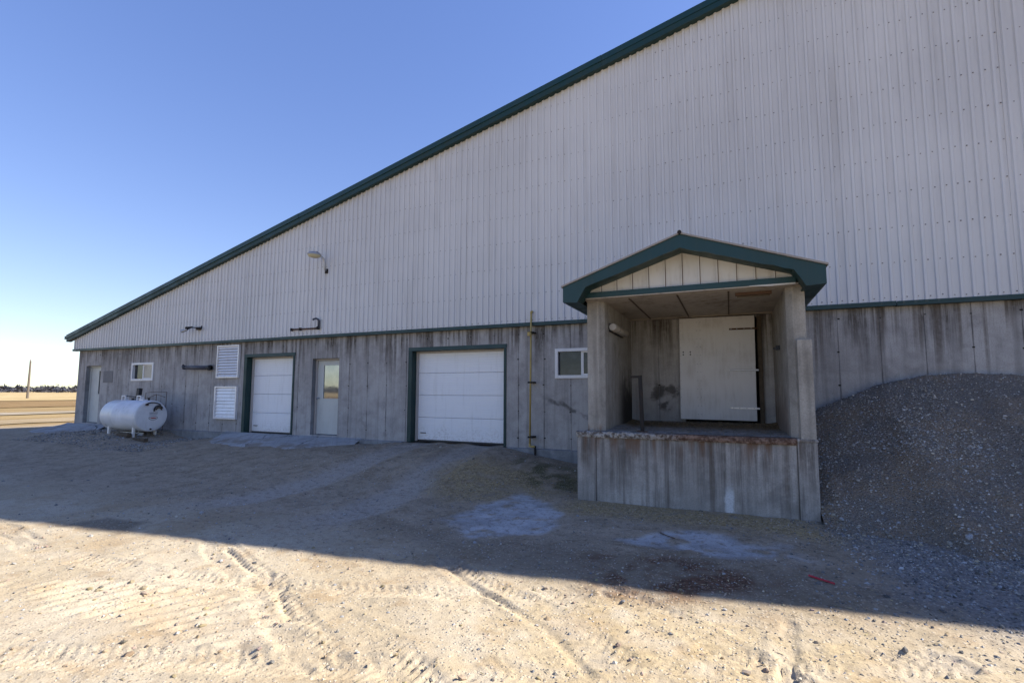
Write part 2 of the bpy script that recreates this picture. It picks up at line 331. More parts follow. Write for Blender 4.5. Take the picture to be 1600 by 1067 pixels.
# ------------------------------------------------------------------ materials
def ground_mat():
    m = Mat('ground_dirt', 0.95, 0, 0.15); P = m.pos(); x, y, z = m.xyz(P)
    A = m.attr('m1'); Bm = m.attr('m2')
    def sep(a):
        d = m.n('ShaderNodeSeparateColor'); m.put(d.inputs[0], a.outputs['Color']); return d.outputs
    ca, ch, sw = sep(A)[:3]; gy = A.outputs['Alpha']; mo, wt, tr = sep(Bm)[:3]
    n1 = m.noise(P, 0.55, 5, 0.6); n2 = m.noise(P, 3.2, 6, 0.65); n3 = m.noise(P, 22, 5, 0.7); n4 = m.noise(P, 90, 3, 0.7)
    c = m.mix(m.ss(n1, 0.35, 0.65), (0.40, 0.33, 0.225), (0.47, 0.405, 0.30))
    c = m.mix(m.mul(m.ss(n2, 0.48, 0.72), 0.6), c, (0.29, 0.195, 0.10))
    c = m.mix(m.mul(m.ss(m.noise(m.map(P, (1, 1, 1), (5, 3, 0)), 0.9, 5, 0.6), 0.5, 0.68), 0.55), c, (0.34, 0.245, 0.14))
    c = m.mix(m.mul(m.ss(m.noise(P, 1.4, 4), 0.52, 0.7), 0.5), c, (0.49, 0.425, 0.325))
    # darker yard earth near the buildings, deepening their cast shade in the colour
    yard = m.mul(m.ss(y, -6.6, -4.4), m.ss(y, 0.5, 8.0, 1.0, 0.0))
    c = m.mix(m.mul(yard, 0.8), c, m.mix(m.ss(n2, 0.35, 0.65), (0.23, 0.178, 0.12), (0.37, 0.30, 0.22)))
    c = m.mix(m.mul(tr, m.ss(y, -6.4, -5.0, 0.15, 0.7)), c, (0.42, 0.375, 0.32))
    c = m.mix(m.mul(wt, 0.6), c, (0.10, 0.078, 0.056))
    c = m.mix(m.mul(ch, 0.9), c, m.mix(m.ss(n3, 0.35, 0.6), (0.05, 0.024, 0.015), (0.17, 0.085, 0.05)))
    c = m.mix(m.mul(sw, 0.85), c, m.mix(m.ss(n3, 0.35, 0.65), (0.20, 0.14, 0.065), (0.56, 0.43, 0.22)))
    c = m.mix(m.mul(gy, 0.85), c, m.mix(m.ss(n3, 0.35, 0.65), (0.10, 0.10, 0.10), (0.30, 0.29, 0.28)))
    c = m.mix(m.mul(mo, 0.85), c, m.mix(m.ss(n3, 0.4, 0.6), (0.045, 0.045, 0.018), (0.13, 0.125, 0.05)))
    c = m.mix(m.mul(ca, 0.9), c, m.mix(m.ss(n2, 0.3, 0.7), (0.31, 0.31, 0.305), (0.50, 0.50, 0.50)))
    peb = m.vor(P, 38, out='Color'); pd = m.vor(P, 38)
    sp = m.n('ShaderNodeSeparateColor'); m.put(sp.inputs[0], peb)
    pm = m.mul(m.ss(sp.outputs[0], 0.55, 0.62), m.ss(pd, 0.25, 0.45, 1.0, 0.0))
    c = m.mix(m.mul(pm, 0.55), c, m.mix(sp.outputs[1], (0.16, 0.13, 0.10), (0.58, 0.53, 0.45)))
    c = m.mix(m.mul(m.ss(n4, 0.5, 0.7), 0.45), c, (0.12, 0.09, 0.065))
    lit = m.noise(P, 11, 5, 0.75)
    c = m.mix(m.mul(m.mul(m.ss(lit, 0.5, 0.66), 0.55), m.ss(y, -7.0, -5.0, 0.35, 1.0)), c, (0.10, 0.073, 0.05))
    c = m.mix(m.mul(m.mul(m.ss(m.noise(m.map(P, (1, 1, 1), (9, 2, 0)), 30, 4, 0.7), 0.55, 0.68), 0.5), m.ss(m.noise(P, 0.8, 3), 0.42, 0.6)), c, (0.50, 0.42, 0.30))
    # open farmland further off: dormant grass, then pale stubble
    far = m.ss(m.mth('SQRT', m.add(m.mul(x, x), m.mul(y, y))), 27, 33)
    fn = m.noise(m.map(P, (1, 0.25, 1)), 0.6, 5)
    fc = m.mix(m.ss(fn, 0.35, 0.65), (0.22, 0.15, 0.065), (0.32, 0.23, 0.11))
    c = m.mix(far, c, fc)
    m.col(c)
    hh = m.add(m.add(m.mul(n3, 0.7), m.mul(n4, 0.35)), m.mul(pm, 0.5))
    m.bump(m.mul(hh, m.ss(ca, 0, 1, 1.0, 0.35)), 0.5, 0.018)
    return m.m
def stone_mat(name):
    m = Mat(name, 0.9, 0, 0.25); a = m.attr('tint'); n = m.noise(m.pos(), 70, 3)
    m.col(m.mix(m.mul(m.ss(n, 0.4, 0.7), 0.4), a.outputs['Color'], (0.10, 0.09, 0.08))); return m.m
M_GROUND = ground_mat(); M_STONE = stone_mat('stones'); M_STRAW = stone_mat('straw_bits')

def wall_extra(m, c, x, y, z, mid):
    # diagonal scuffed stain right of the yellow pipe, soot smudges at the back of the dock
    d1 = m.mth('ABSOLUTE', m.add(m.add(m.mth('SUBTRACT', z, 1.12), m.mul(m.add(x, 3.85), 0.34)), m.mul(m.mth('SUBTRACT', m.noise(m.comb(m.mul(x, 2.0), 0.0, m.mul(z, 2.0)), 1.0, 4), 0.5), 0.35)))
    k = m.mul(m.ss(m.add(d1, m.mul(mid, 0.06)), 0.045, 0.11, 1, 0), m.mul(m.ss(x, -3.95, -3.4), m.ss(x, -1.95, -2.2)))
    c = m.mix(m.mul(m.mul(k, 0.75), m.ss(m.noise(m.comb(m.mul(x, 5.0), 4.0, m.mul(z, 5.0)), 1.0, 4), 0.35, 0.6)), c, (0.06, 0.055, 0.05))
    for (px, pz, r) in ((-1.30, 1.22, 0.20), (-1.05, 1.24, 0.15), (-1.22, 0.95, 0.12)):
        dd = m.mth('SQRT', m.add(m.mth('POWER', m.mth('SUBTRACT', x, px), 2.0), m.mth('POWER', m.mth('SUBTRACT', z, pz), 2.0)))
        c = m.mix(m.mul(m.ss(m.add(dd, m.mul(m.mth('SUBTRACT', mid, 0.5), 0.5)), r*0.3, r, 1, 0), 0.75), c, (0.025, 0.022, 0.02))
    return c
M_WALL = concrete('cast_concrete', (0.33, 0.31, 0.295), (0.47, 0.448, 0.425), drip=1.0, top=2.76, extra=wall_extra, joints=True)
def dock_extra(m, c, x, y, z, mid):
    lo = m.mul(m.ss(m.noise(m.comb(m.mul(x, 4.2), 1.0, m.mul(z, 0.25)), 1.0, 5, 0.7), 0.5, 0.64), m.ss(z, 0.62, 0.5))
    c = m.mix(m.mul(lo, 0.6), c, (0.085, 0.07, 0.06))
    # rust wash under the steel nosing, soot low on the left side wall, red-brown rub mark on the right one
    c = m.mix(m.mul(m.mul(m.ss(z, 0.1, 0.56), m.ss(z, 0.75, 0.6)), m.ss(m.noise(m.comb(m.mul(x, 7.0), 0.0, m.mul(z, 0.8)), 1.0, 4), 0.45, 0.65)), c, (0.15, 0.085, 0.05))
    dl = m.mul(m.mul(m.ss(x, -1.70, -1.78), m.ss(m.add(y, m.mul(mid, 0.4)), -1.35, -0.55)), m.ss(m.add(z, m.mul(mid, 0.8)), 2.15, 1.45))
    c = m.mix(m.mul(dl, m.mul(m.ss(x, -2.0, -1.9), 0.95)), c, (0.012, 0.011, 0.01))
    dr = m.mul(m.mul(m.ss(x, 0.70, 0.74), m.ss(x, 0.86, 0.80)), m.mul(m.ss(m.add(y, mid), -1.75, -1.5), m.ss(m.add(z, m.mul(mid, 0.8)), 1.85, 1.2)))
    c = m.mix(m.mul(dr, 0.5), c, (0.10, 0.05, 0.04))
    ps = m.mul(m.ss(m.mth('ABSOLUTE', m.mth('SUBTRACT', m.add(x, m.mul(mid, 0.06)), -0.02)), 0.03, 0.075, 1, 0), m.ss(m.add(z, m.mul(mid, 0.3)), 0.12, -0.1))
    return m.mix(m.mul(ps, 0.8), c, (0.62, 0.64, 0.66))
M_DOCK = concrete('dock_concrete', (0.30, 0.28, 0.255), (0.46, 0.43, 0.395), drip=0.8, top=0.6, extra=dock_extra)
M_POST = concrete('dock_wall_concrete', (0.28, 0.255, 0.22), (0.42, 0.39, 0.345), extra=dock_extra)
def slab_extra(m, c, x, y, z, mid):
    P = m.pos(); w_ = m.n('ShaderNodeTexVoronoi', feature='DISTANCE_TO_EDGE'); w_.inputs['Scale'].default_value = 0.8
    v = m.n('ShaderNodeVectorMath', operation='ADD'); m.put(v.inputs[0], P); m.put(v.inputs[1], m.comb(m.mul(mid, 0.35), m.mul(m.noise(P, 3, 4), 0.35), 0.0)); m.put(w_.inputs['Vector'], v.outputs[0])
    c = m.mix(m.ss(w_.outputs['Distance'], 0.004, 0.016, 0.85, 0.0), c, (0.07, 0.06, 0.05))
    dirt = m.mul(m.ss(m.noise(P, 1.8, 5, 0.65), 0.48, 0.62), m.ss(y, -0.2, -1.2))
    return m.mix(m.mul(dirt, 0.85), c, (0.22, 0.18, 0.135))
M_SLAB = concrete('slab_concrete', (0.34, 0.335, 0.325), (0.46, 0.455, 0.445), extra=slab_extra)
M_FOOT = concrete('footing_concrete', (0.20, 0.205, 0.21), (0.32, 0.325, 0.33))

def siding_mat():
    m = Mat('painted_steel_siding', 0.42, 0.0, 0.45); P = m.pos(); x, y, z = m.xyz(P)
    n = m.noise(P, 0.25, 4); s = m.noise(m.comb(m.mul(x, 9), 0.0, m.mul(z, 0.35)), 1.0, 4, 0.6)
    c = m.mix(m.ss(n, 0.35, 0.65), (0.56, 0.55, 0.545), (0.63, 0.62, 0.615))
    c = m.mix(m.mul(m.rnd(), 0.16), c, (0.50, 0.49, 0.49))
    c = m.mix(m.mul(m.ss(s, 0.50, 0.76), 0.34), c, (0.36, 0.335, 0.31))
    run = m.mul(m.ss(m.noise(m.comb(m.mul(x, 2.2), 5.0, m.mul(z, 0.12)), 1.0, 5, 0.65), 0.52, 0.7), m.ss(m.noise(P, 0.35, 3), 0.4, 0.62))
    c = m.mix(m.mul(run, 0.3), c, (0.30, 0.275, 0.25))
    spots = m.ss(m.vor(P, 9), 0.02, 0.06, 1.0, 0.0)
    c = m.mix(m.mul(m.mul(spots, m.ss(m.noise(P, 0.7, 3), 0.6, 0.7)), 0.5), c, (0.25, 0.21, 0.17))
    m.col(c); m.bump(m.noise(m.map(P, (1.2, 1, 0.45)), 2.2, 3), 0.22, 0.03); m.rough(m.ss(n, 0.3, 0.7, 0.36, 0.52)); return m.m
M_SIDING = siding_mat()
M_GABLE = painted('gable_siding_paint', (0.60, 0.575, 0.53), 0.5, 0.45, (0.30, 0.25, 0.19))
M_GREEN = painted('green_trim', (0.010, 0.043, 0.046), 0.42, 0.25, (0.05, 0.06, 0.055))
M_GREEND = painted('green_frame', (0.008, 0.036, 0.034), 0.5, 0.25, (0.05, 0.05, 0.045))
M_ROOF = painted('roof_steel', (0.30, 0.27, 0.24), 0.5, 0.4, (0.2, 0.14, 0.1))
def door_paint():
    m = Mat('white_door_paint', 0.38, 0, 0.4); P = m.pos(); x, y, z = m.xyz(P); n = m.noise(P, 3, 5, 0.6)
    c = m.mix(m.mul(m.ss(m.noise(m.map(P, (5, 5, 0.6)), 2, 4), 0.5, 0.75), 0.22), (0.78, 0.78, 0.79), (0.5, 0.48, 0.45))
    splash = m.mul(m.ss(m.add(z, m.mul(n, 0.7)), 0.85, 0.25), m.ss(m.noise(P, 22, 4, 0.7), 0.42, 0.68))
    m.col(m.mix(m.mul(splash, 0.5), c, (0.30, 0.25, 0.19))); m.rough(m.ss(n, 0.3, 0.7, 0.3, 0.5)); m.bump(m.noise(P, 3, 2), 0.1, 0.02); return m.m
M_WHITE = door_paint()
M_CREAM = painted('cream_door_paint', (0.52, 0.53, 0.50), 0.45, 0.3, (0.26, 0.24, 0.2))
M_VINYL = painted('white_vinyl', (0.72, 0.71, 0.70), 0.4, 0.2, (0.35, 0.32, 0.3))
M_ALU = painted('louver_aluminium', (0.82, 0.80, 0.79), 0.35, 0.22, (0.3, 0.26, 0.22), 0.25)
M_BEIGE = painted('weather_strip', (0.45, 0.41, 0.38), 0.6, 0.3)
M_CEIL = painted('ceiling_board', (0.42, 0.36, 0.29), 0.75, 0.75, (0.10, 0.075, 0.05), sc=1.6)
M_DDOOR = painted('dock_door_paint', (0.70, 0.68, 0.665), 0.5, 0.32, (0.33, 0.28, 0.22))
M_RUST = painted('rusty_steel', (0.10, 0.055, 0.035), 0.85, 0.8, (0.045, 0.03, 0.022), sc=9)
M_IRON = painted('dark_iron', (0.022, 0.02, 0.019), 0.7, 0.6, (0.07, 0.045, 0.03), sc=8, spec=0.2)
M_BLACK = painted('black_plastic', (0.025, 0.026, 0.03), 0.5, 0.3, (0.07, 0.06, 0.055))
M_BLUEGREY = painted('slate_pipe', (0.05, 0.055, 0.075), 0.5, 0.3, (0.08, 0.07, 0.07))
M_GALV = painted('galvanised', (0.42, 0.42, 0.43), 0.4, 0.35, (0.2, 0.18, 0.16), 0.6)
M_YELLOW = painted('yellow_pipe_paint', (0.44, 0.32, 0.10), 0.5, 0.4, (0.14, 0.10, 0.05), sc=6)
M_WOOD = painted('weathered_timber', (0.10, 0.075, 0.05), 0.85, 0.6, (0.04, 0.03, 0.025), sc=10)
M_POLE = painted('grey_pole_wood', (0.13, 0.11, 0.09), 0.9, 0.5)
M_RED = painted('red_plastic', (0.40, 0.012, 0.035), 0.4, 0.2, (0.2, 0.02, 0.02))
M_LENS = painted('amber_lens', (0.55, 0.48, 0.30), 0.3, 0.3, (0.3, 0.25, 0.15))
M_SIGN = painted('faded_plaque', (0.17, 0.165, 0.165), 0.7, 0.6, (0.26, 0.25, 0.25), sc=8)
M_TUBE = painted('milky_diffuser', (0.40, 0.36, 0.30), 0.3, 0.35, (0.25, 0.2, 0.14))
M_MARK = painted('black_marking', (0.03, 0.03, 0.035), 0.5, 0.2)
M_MARKR = painted('red_marking', (0.35, 0.05, 0.05), 0.5, 0.2)
M_GREYMARK = painted('grey_print', (0.33, 0.33, 0.35), 0.5, 0.4, (0.5, 0.5, 0.5), sc=30)
M_DARK = painted('unlit_interior', (0.02, 0.02, 0.022), 0.9, 0.2)  # near-black colour holds the shade inside the openings
def tank_mat():
    m = Mat('tank_paint', 0.33, 0.0, 0.5); P = m.pos(); n = m.noise(P, 2.5, 4); x, y, z = m.xyz(P)
    c = m.mix(m.ss(n, 0.35, 0.65), (0.64, 0.65, 0.67), (0.74, 0.75, 0.77))
    c = m.mix(m.mul(m.ss(m.noise(m.map(P, (5, 5, 1.2)), 2, 4), 0.55, 0.75), 0.3), c, (0.35, 0.30, 0.26))
    m.col(c); m.bump(m.noise(P, 6, 2), 0.12, 0.03); m.rough(m.ss(n, 0.3, 0.7, 0.26, 0.42)); return m.m
M_TANK = tank_mat()
def glass_mat(name, tint=(0.02, 0.022, 0.026)):
    m = Mat(name, 0.08, 0.0, 0.45); m.b.inputs['IOR'].default_value = 1.45
    n = m.noise(m.pos(), 4, 3); m.col(m.mix(m.ss(n, 0.4, 0.7), tint, tuple(v*1.8+0.01 for v in tint)))
    m.bump(m.noise(m.pos(), 1.5, 2), 0.03, 0.02); return m.m
M_GLASS = glass_mat('window_glass'); 
def mirror_mat():
    m = Mat('coated_door_glass', 0.04, 0.75, 1.0); n = m.noise(m.pos(), 3, 3)
    m.col(m.mix(m.ss(n, 0.4, 0.7), (0.30, 0.30, 0.30), (0.24, 0.25, 0.25))); m.bump(m.noise(m.pos(), 2.5, 2), 0.03, 0.02); return m.m
M_MIRROR = mirror_mat()

# ------------------------------------------------------------------ ground sheet
def axis(fine, step, a, b, end0, end1, ratio=1.07):
    mid = list(np.arange(a, b+step/2, step)); lo = []; hi = []; d = step; p = a
    while p > end0: d *= ratio; p -= d; lo.append(p)
    d = step; p = mid[-1]
    while p < end1: d *= ratio; p += d; hi.append(p)
    return np.array(lo[::-1]+mid+hi)
gx = axis(0, 0.023, -6.2, 2.6, -2600, 2600, 1.045); gy = axis(0, 0.023, -8.5, -4.6, -2600, 2600, 1.045)
GX, GY = np.meshgrid(gx, gy, indexing='ij'); fx, fy = GX.ravel(), GY.ravel()
gz, A1, A2 = ground_all(fx, fy)
rr = np.hypot(fx, fy)
gz = np.where((fy > 0.4) & (fx > -22) & (fx < 26) & (fy < 40), -0.6, gz)
gz = gz+(fbm(fx*0.012, fy*0.012, 3, 90)-0.5)*1.0*sst(rr, 50, 400)
nx_, ny_ = len(gx), len(gy); ii = np.arange(nx_*ny_).reshape(nx_, ny_)
F = np.stack([ii[:-1,:-1].ravel(), ii[1:,:-1].ravel(), ii[1:,1:].ravel(), ii[:-1,1:].ravel()], -1)
ground = npobj('ground', np.stack([fx, fy, gz], -1), F, M_GROUND, cols={'m1': A1, 'm2': A2}, kind='structure', smooth=True)

def fieldmat(name, a, b, sc=(0.15, 1.0, 1)):
    m = Mat(name, 0.95, 0, 0.1); P = m.pos(); n = m.noise(m.map(P, sc), 0.8, 5, 0.7); n2 = m.noise(P, 0.06, 3)
    m.col(m.mix(m.ss(m.add(m.mul(n, 0.6), m.mul(n2, 0.4)), 0.38, 0.62), a, b)); m.bump(n, 0.5, 0.2); return m.m
def strip(name, x0, x1, y0, y1, dz, mat, n=60, m=6):
    X, Y = np.meshgrid(np.linspace(x0, x1, m), np.linspace(y0, y1, n), indexing='ij'); x, y = X.ravel(), Y.ravel()
    edge = (fbm(y*0.15, y*0+x0, 3, 12)-0.5)*2.0; x = x+edge*(np.abs(x1-x0) < 60)
    z = ground_all(x, y, False)+dz+(fbm(x*0.012, y*0.012, 3, 90)-0.5)*1.0*sst(np.hypot(x, y), 50, 400)
    k = np.arange(n*m).reshape(m, n); F = np.stack([k[:-1,:-1].ravel(), k[1:,:-1].ravel(), k[1:,1:].ravel(), k[:-1,1:].ravel()], -1)
    return npobj(name, np.stack([x, y, z], -1), F, mat, kind='structure', smooth=True)
strip('stubble_field', -900, -104, -500, 700, 0.10, fieldmat('stubble', (0.36, 0.27, 0.13), (0.48, 0.37, 0.20)), 90, 60)
strip('ploughed_field', -103, -64, -300, 400, 0.05, fieldmat('ploughed', (0.17, 0.11, 0.05), (0.25, 0.165, 0.075)), 90, 12)
strip('gravel_lane', -50, -44.5, -200, 300, 0.05, fieldmat('lane', (0.27, 0.225, 0.16), (0.36, 0.31, 0.24)), 140, 5)
strip('gravel_path', -37, -32, -60, 120, 0.03, fieldmat('path', (0.25, 0.19, 0.11), (0.31, 0.24, 0.15)), 90, 5)

# distant bare woods all round, one mass
def treeline():
    V = []; n = 9000
    ang = rng.uniform(0, 2*np.pi, n); R = rng.uniform(560, 700, n); clump = fbm(ang*14, ang*0, 3, 77)
    gap = sst(clump, 0.25, 0.5); hgt = (2.6+4.6*gap)*rng.uniform(0.6, 1.1, n)
    Vs = []; Fs = []; k = 0
    for a, r, h in zip(ang, R, hgt):
        cx, cy = r*math.cos(a), r*math.sin(a); w_ = rng.uniform(2.5, 6)
        tx, ty = -math.sin(a), math.cos(a)
        for q in range(11):
            ox = rng.normal(0, w_*0.45); oz = rng.uniform(0.0, 0.75)**1.3*h; s = rng.uniform(0.9, 2.2)
            p = np.array([cx+tx*ox, cy+ty*ox, oz-0.6]); d = rng.normal(0, 1, (3, 3)); d[:, 2] = np.abs(d[:, 2])*1.0
            Vs.append(p+d*s*np.array([0.8, 0.8, 0.9])); Fs.append((k, k+1, k+2)); k += 3
        Vs.append(np.array([[cx-tx*0.3, cy-ty*0.3, -1.5], [cx+tx*0.3, cy+ty*0.3, -1.5], [cx, cy, h]])); Fs.append((k, k+1, k+2)); k += 3
    m = Mat('hazed_wood', 0.95, 0, 0.1); m.col(m.mix(m.ss(m.noise(m.pos(), 0.05, 3), 0.4, 0.6), (0.05, 0.054, 0.072), (0.075, 0.075, 0.09)))  # distance haze painted into the bluish wood colour
    o = npobj('treeline', np.concatenate(Vs), np.array(Fs), m.m, kind='stuff'); tag(o, 'distant line of bare woods tinted grey-blue for haze along the horizon', 'treeline')
treeline()

# ------------------------------------------------------------------ the building
XL, XA, SL = -22.16, 0.6, 0.2544
XR = 2*XA-XL; SXL = -22.36; SXR = 2*XA-SXL
ztop = lambda x: 4.82+SL*(min(x, 2*XA-x)+15.73)
barn = thing('farm_building', 'huge pale ribbed steel building with green roof trim on a stained concrete base wall', 'building', (XA, 0, 0))
OPEN = {'left_door': (-21.64, -20.69, 0.05, 2.115), 'left_win': (-18.82, -17.63, 1.56, 2.15), 'small_oh': (-13.14, -11.24, 0.0, 2.25),
        'man_door': (-10.53, -9.57, 0.03, 2.11), 'big_oh': (-7.22, -4.68, 0.0, 2.25), 'right_win': (-3.45, -2.26, 1.52, 2.14), 'dock': (-0.80, 0.55, 0.61, 2.62)}
solid = lambda x, z: not any(a < x < b and c < z < d for a, b, c, d in OPEN.values())
zc = sorted({-0.02, 2.76}|{v for o in OPEN.values() for v in o[2:] if v > 0.0})
xc = sorted({XL+0.004, XR}|{v for o in OPEN.values() for v in o[:2]})
zcore = sorted({-0.01, 2.755}|{v for o in OPEN.values() for v in o[2:] if v > 0.0})
core = obj('wall_core', MB().cells(xc, zcore, solid, 0.010, 0.30), M_FOOT, barn)
joints = [XL]+[1.77+0.61*k for k in range(-39, 13) if 1.77+0.61*k > XL+0.2]+[14.0, 20.0, XR]
for a, b in zip(joints[:-1], joints[1:]):
    g = 0.0035
    xs = sorted({a+g, b-g}|{v for o in OPEN.values() for v in o[:2] if a+g < v < b-g})
    # an opening that spans the strip parts it into pieces above and below
    zr_ = [zc[0]]+[0.5*(d_[2]+d_[3]) for d_ in OPEN.values() if d_[0] <= a+g and d_[1] >= b-g and d_[2] > 0.01]+[zc[-1]]
    for za, zb_ in zip(zr_[:-1], zr_[1:]):
        mb = MB().cells(xs, zc, lambda x, z: solid(x, z) and za < z < zb_, 0.0, 0.012)
        if mb.v: obj('wall_panel', mb, M_WALL, barn)
obj('side_wall', B(XL, XL+0.28, 0.30, 40, -0.02, 3.2), M_WALL, barn); obj('side_wall', B(XR-0.28, XR, 0.30, 40, -0.02, 3.2), M_WALL, barn)
# footing ledge, left out where the door thresholds are
for a, b in ((XL-0.1, -13.25), (-11.15, -10.6), (-9.5, -7.4), (-4.55, -2.2), (1.1, 9.0)):
    obj('footing', B(a, b, -0.13, -0.002, -0.75, -0.012), M_FOOT, barn, bevel=0.01)
# form tie marks
tm = MB()
for j in joints[1:-2]:
    for z in (0.22, 0.78, 1.36, 1.94, 2.50):
        if solid(j, z) and solid(j+0.03, z) and rng.random() < 0.8:
            s = rng.uniform(0.007, 0.014); q = rng.normal(0, 0.012, 2)
            tm.box(j+q[0]-s*1.4, j+q[0]+s*1.4, -0.005, 0.006, z+q[1]-s, z+q[1]+s)
obj('form_ties', tm, M_IRON, barn, kind='stuff')

# ribbed steel sheets
def sheet(x0, x1, zb, yb=-0.100):
    prof = []; n = 6; p = (x1-x0)/n; h = 0.027
    for k in range(n):
        c = x0+p*(k+0.5)
        prof += [(c-0.030, 0), (c-0.018, h), (c+0.018, h), (c+0.030, 0)]
    prof = [(x0, 0)]+prof+[(x1+0.006, 0)]
    mb = MB(); m = len(prof)
    for x, d in prof: mb.v.append((x, yb-d, zb))
    for x, d in prof: mb.v.append((x, yb-d, ztop(x)-0.035))
    for x, d in prof: mb.v.append((x, yb+0.012, zb))
    for x, d in prof: mb.v.append((x, yb+0.012, ztop(x)-0.02))
    for i in range(m-1):
        mb.f += [(i, i+1, m+i+1, m+i), (2*m+i, 3*m+i, 3*m+i+1, 2*m+i+1), (i, 2*m+i, 2*m+i+1, i+1), (m+i, m+i+1, 3*m+i+1, 3*m+i)]
    mb.f += [(0, m, 3*m, 2*m), (m-1, 3*m-1, 4*m-1, 2*m-1)]
    return mb
xs = [SXL+0.9144*k for k in range(51)]+[SXR]
sc = MB()
for i, (a, b) in enumerate(zip(xs[:-1], xs[1:])):
    o = obj('siding_sheet', sheet(a, b, 2.715), M_SIDING, barn)
    o.location.y += -0.004*(i % 2)+random.uniform(-0.001, 0.001); o.rotation_euler.z = random.uniform(-0.003, 0.003); o.rotation_euler.x = random.uniform(-0.0012, 0.0012)
    if b < 8:
        for k in range(6):
            x = a+0.1524*(k+0.5)+0.052+random.uniform(-0.008, 0.008)
            for q in range(12):
                z = 2.80+0.61*q+0.012*math.sin(i*1.7+q)+random.uniform(-0.008, 0.008)
                if z < ztop(x)-0.1:
                    s = 0.0085*random.uniform(0.8, 1.2); yy = -0.1045
                    sc.add([(x-s, yy, z-s), (x+s, yy, z-s), (x+s, yy, z+s), (x-s, yy, z+s), (x, yy-0.010, z)], [(0,1,4), (1,2,4), (2,3,4), (3,0,4)])
M_SCREW = painted('screw_heads', (0.20, 0.19, 0.20), 0.5, 0.4)
obj('siding_screws', sc, M_SCREW, barn, kind='stuff')
obj('left_siding', B(SXL, SXL+0.02, -0.098, 40, 2.715, 3.12), M_SIDING, barn)
obj('drip_flashing', MB().box(SXL-0.02, -11.7, -0.128, 0.0, 2.672, 2.716).box(SXL-0.02, -11.7, -0.134, -0.122, 2.716, 2.745), M_GREEN, barn)
obj('drip_flashing', MB().box(-11.69, 2.6, -0.130, 0.0, 2.675, 2.716).box(-11.69, 2.6, -0.136, -0.122, 2.716, 2.749), M_GREEN, barn)
obj('drip_flashing', MB().box(2.61, SXR, -0.128, 0.0, 2.670, 2.716).box(2.61, SXR, -0.134, -0.122, 2.716, 2.744), M_GREEN, barn)
# rake trim: upper and lower fascia, soffit, roof
for sgn in (0, 1):
    f = (lambda x: x) if sgn == 0 else (lambda x: 2*XA-x)
    def rake(name, mat, y0, y1, t0, t1, segs, over=0.24):
        ends = np.linspace(SXL-over, XA, segs+1)
        for a, b in zip(ends[:-1], ends[1:]):
            g = 0.002
            P = [(f(a+g), ztop(a)+t0), (f(b-g), ztop(b)+t0), (f(b-g), ztop(b)+t1), (f(a+g), ztop(a)+t1)]
            if sgn: P = P[::-1]
            dy = random.uniform(-0.004, 0.004); obj(name, MB().prism(P, y0+dy, y1), mat, barn)
    n = 8 if sgn == 0 else 3
    rake('rake_trim', M_GREEN, -0.262, -0.235, 0.075, 0.205, n)
    rake('rake_trim', M_GREEND, -0.243, -0.20, -0.05, 0.080, n)
    rake('rake_soffit', M_GREEND, -0.205, -0.09, -0.046, -0.03, 1)
    P = [(f(SXL-0.26), ztop(SXL-0.26)+0.05), (f(XA), ztop(XA)+0.05), (f(XA), ztop(XA)+0.197), (f(SXL-0.26), ztop(SXL-0.26)+0.197)]
    obj('roof', MB().prism(P if sgn == 0 else P[::-1], -0.234, 40.3), M_ROOF, barn)
obj('eave_gutter', B(SXL-0.36, SXL-0.262, -0.25, 40.2, 3.12, 3.24), M_GREEND, barn)

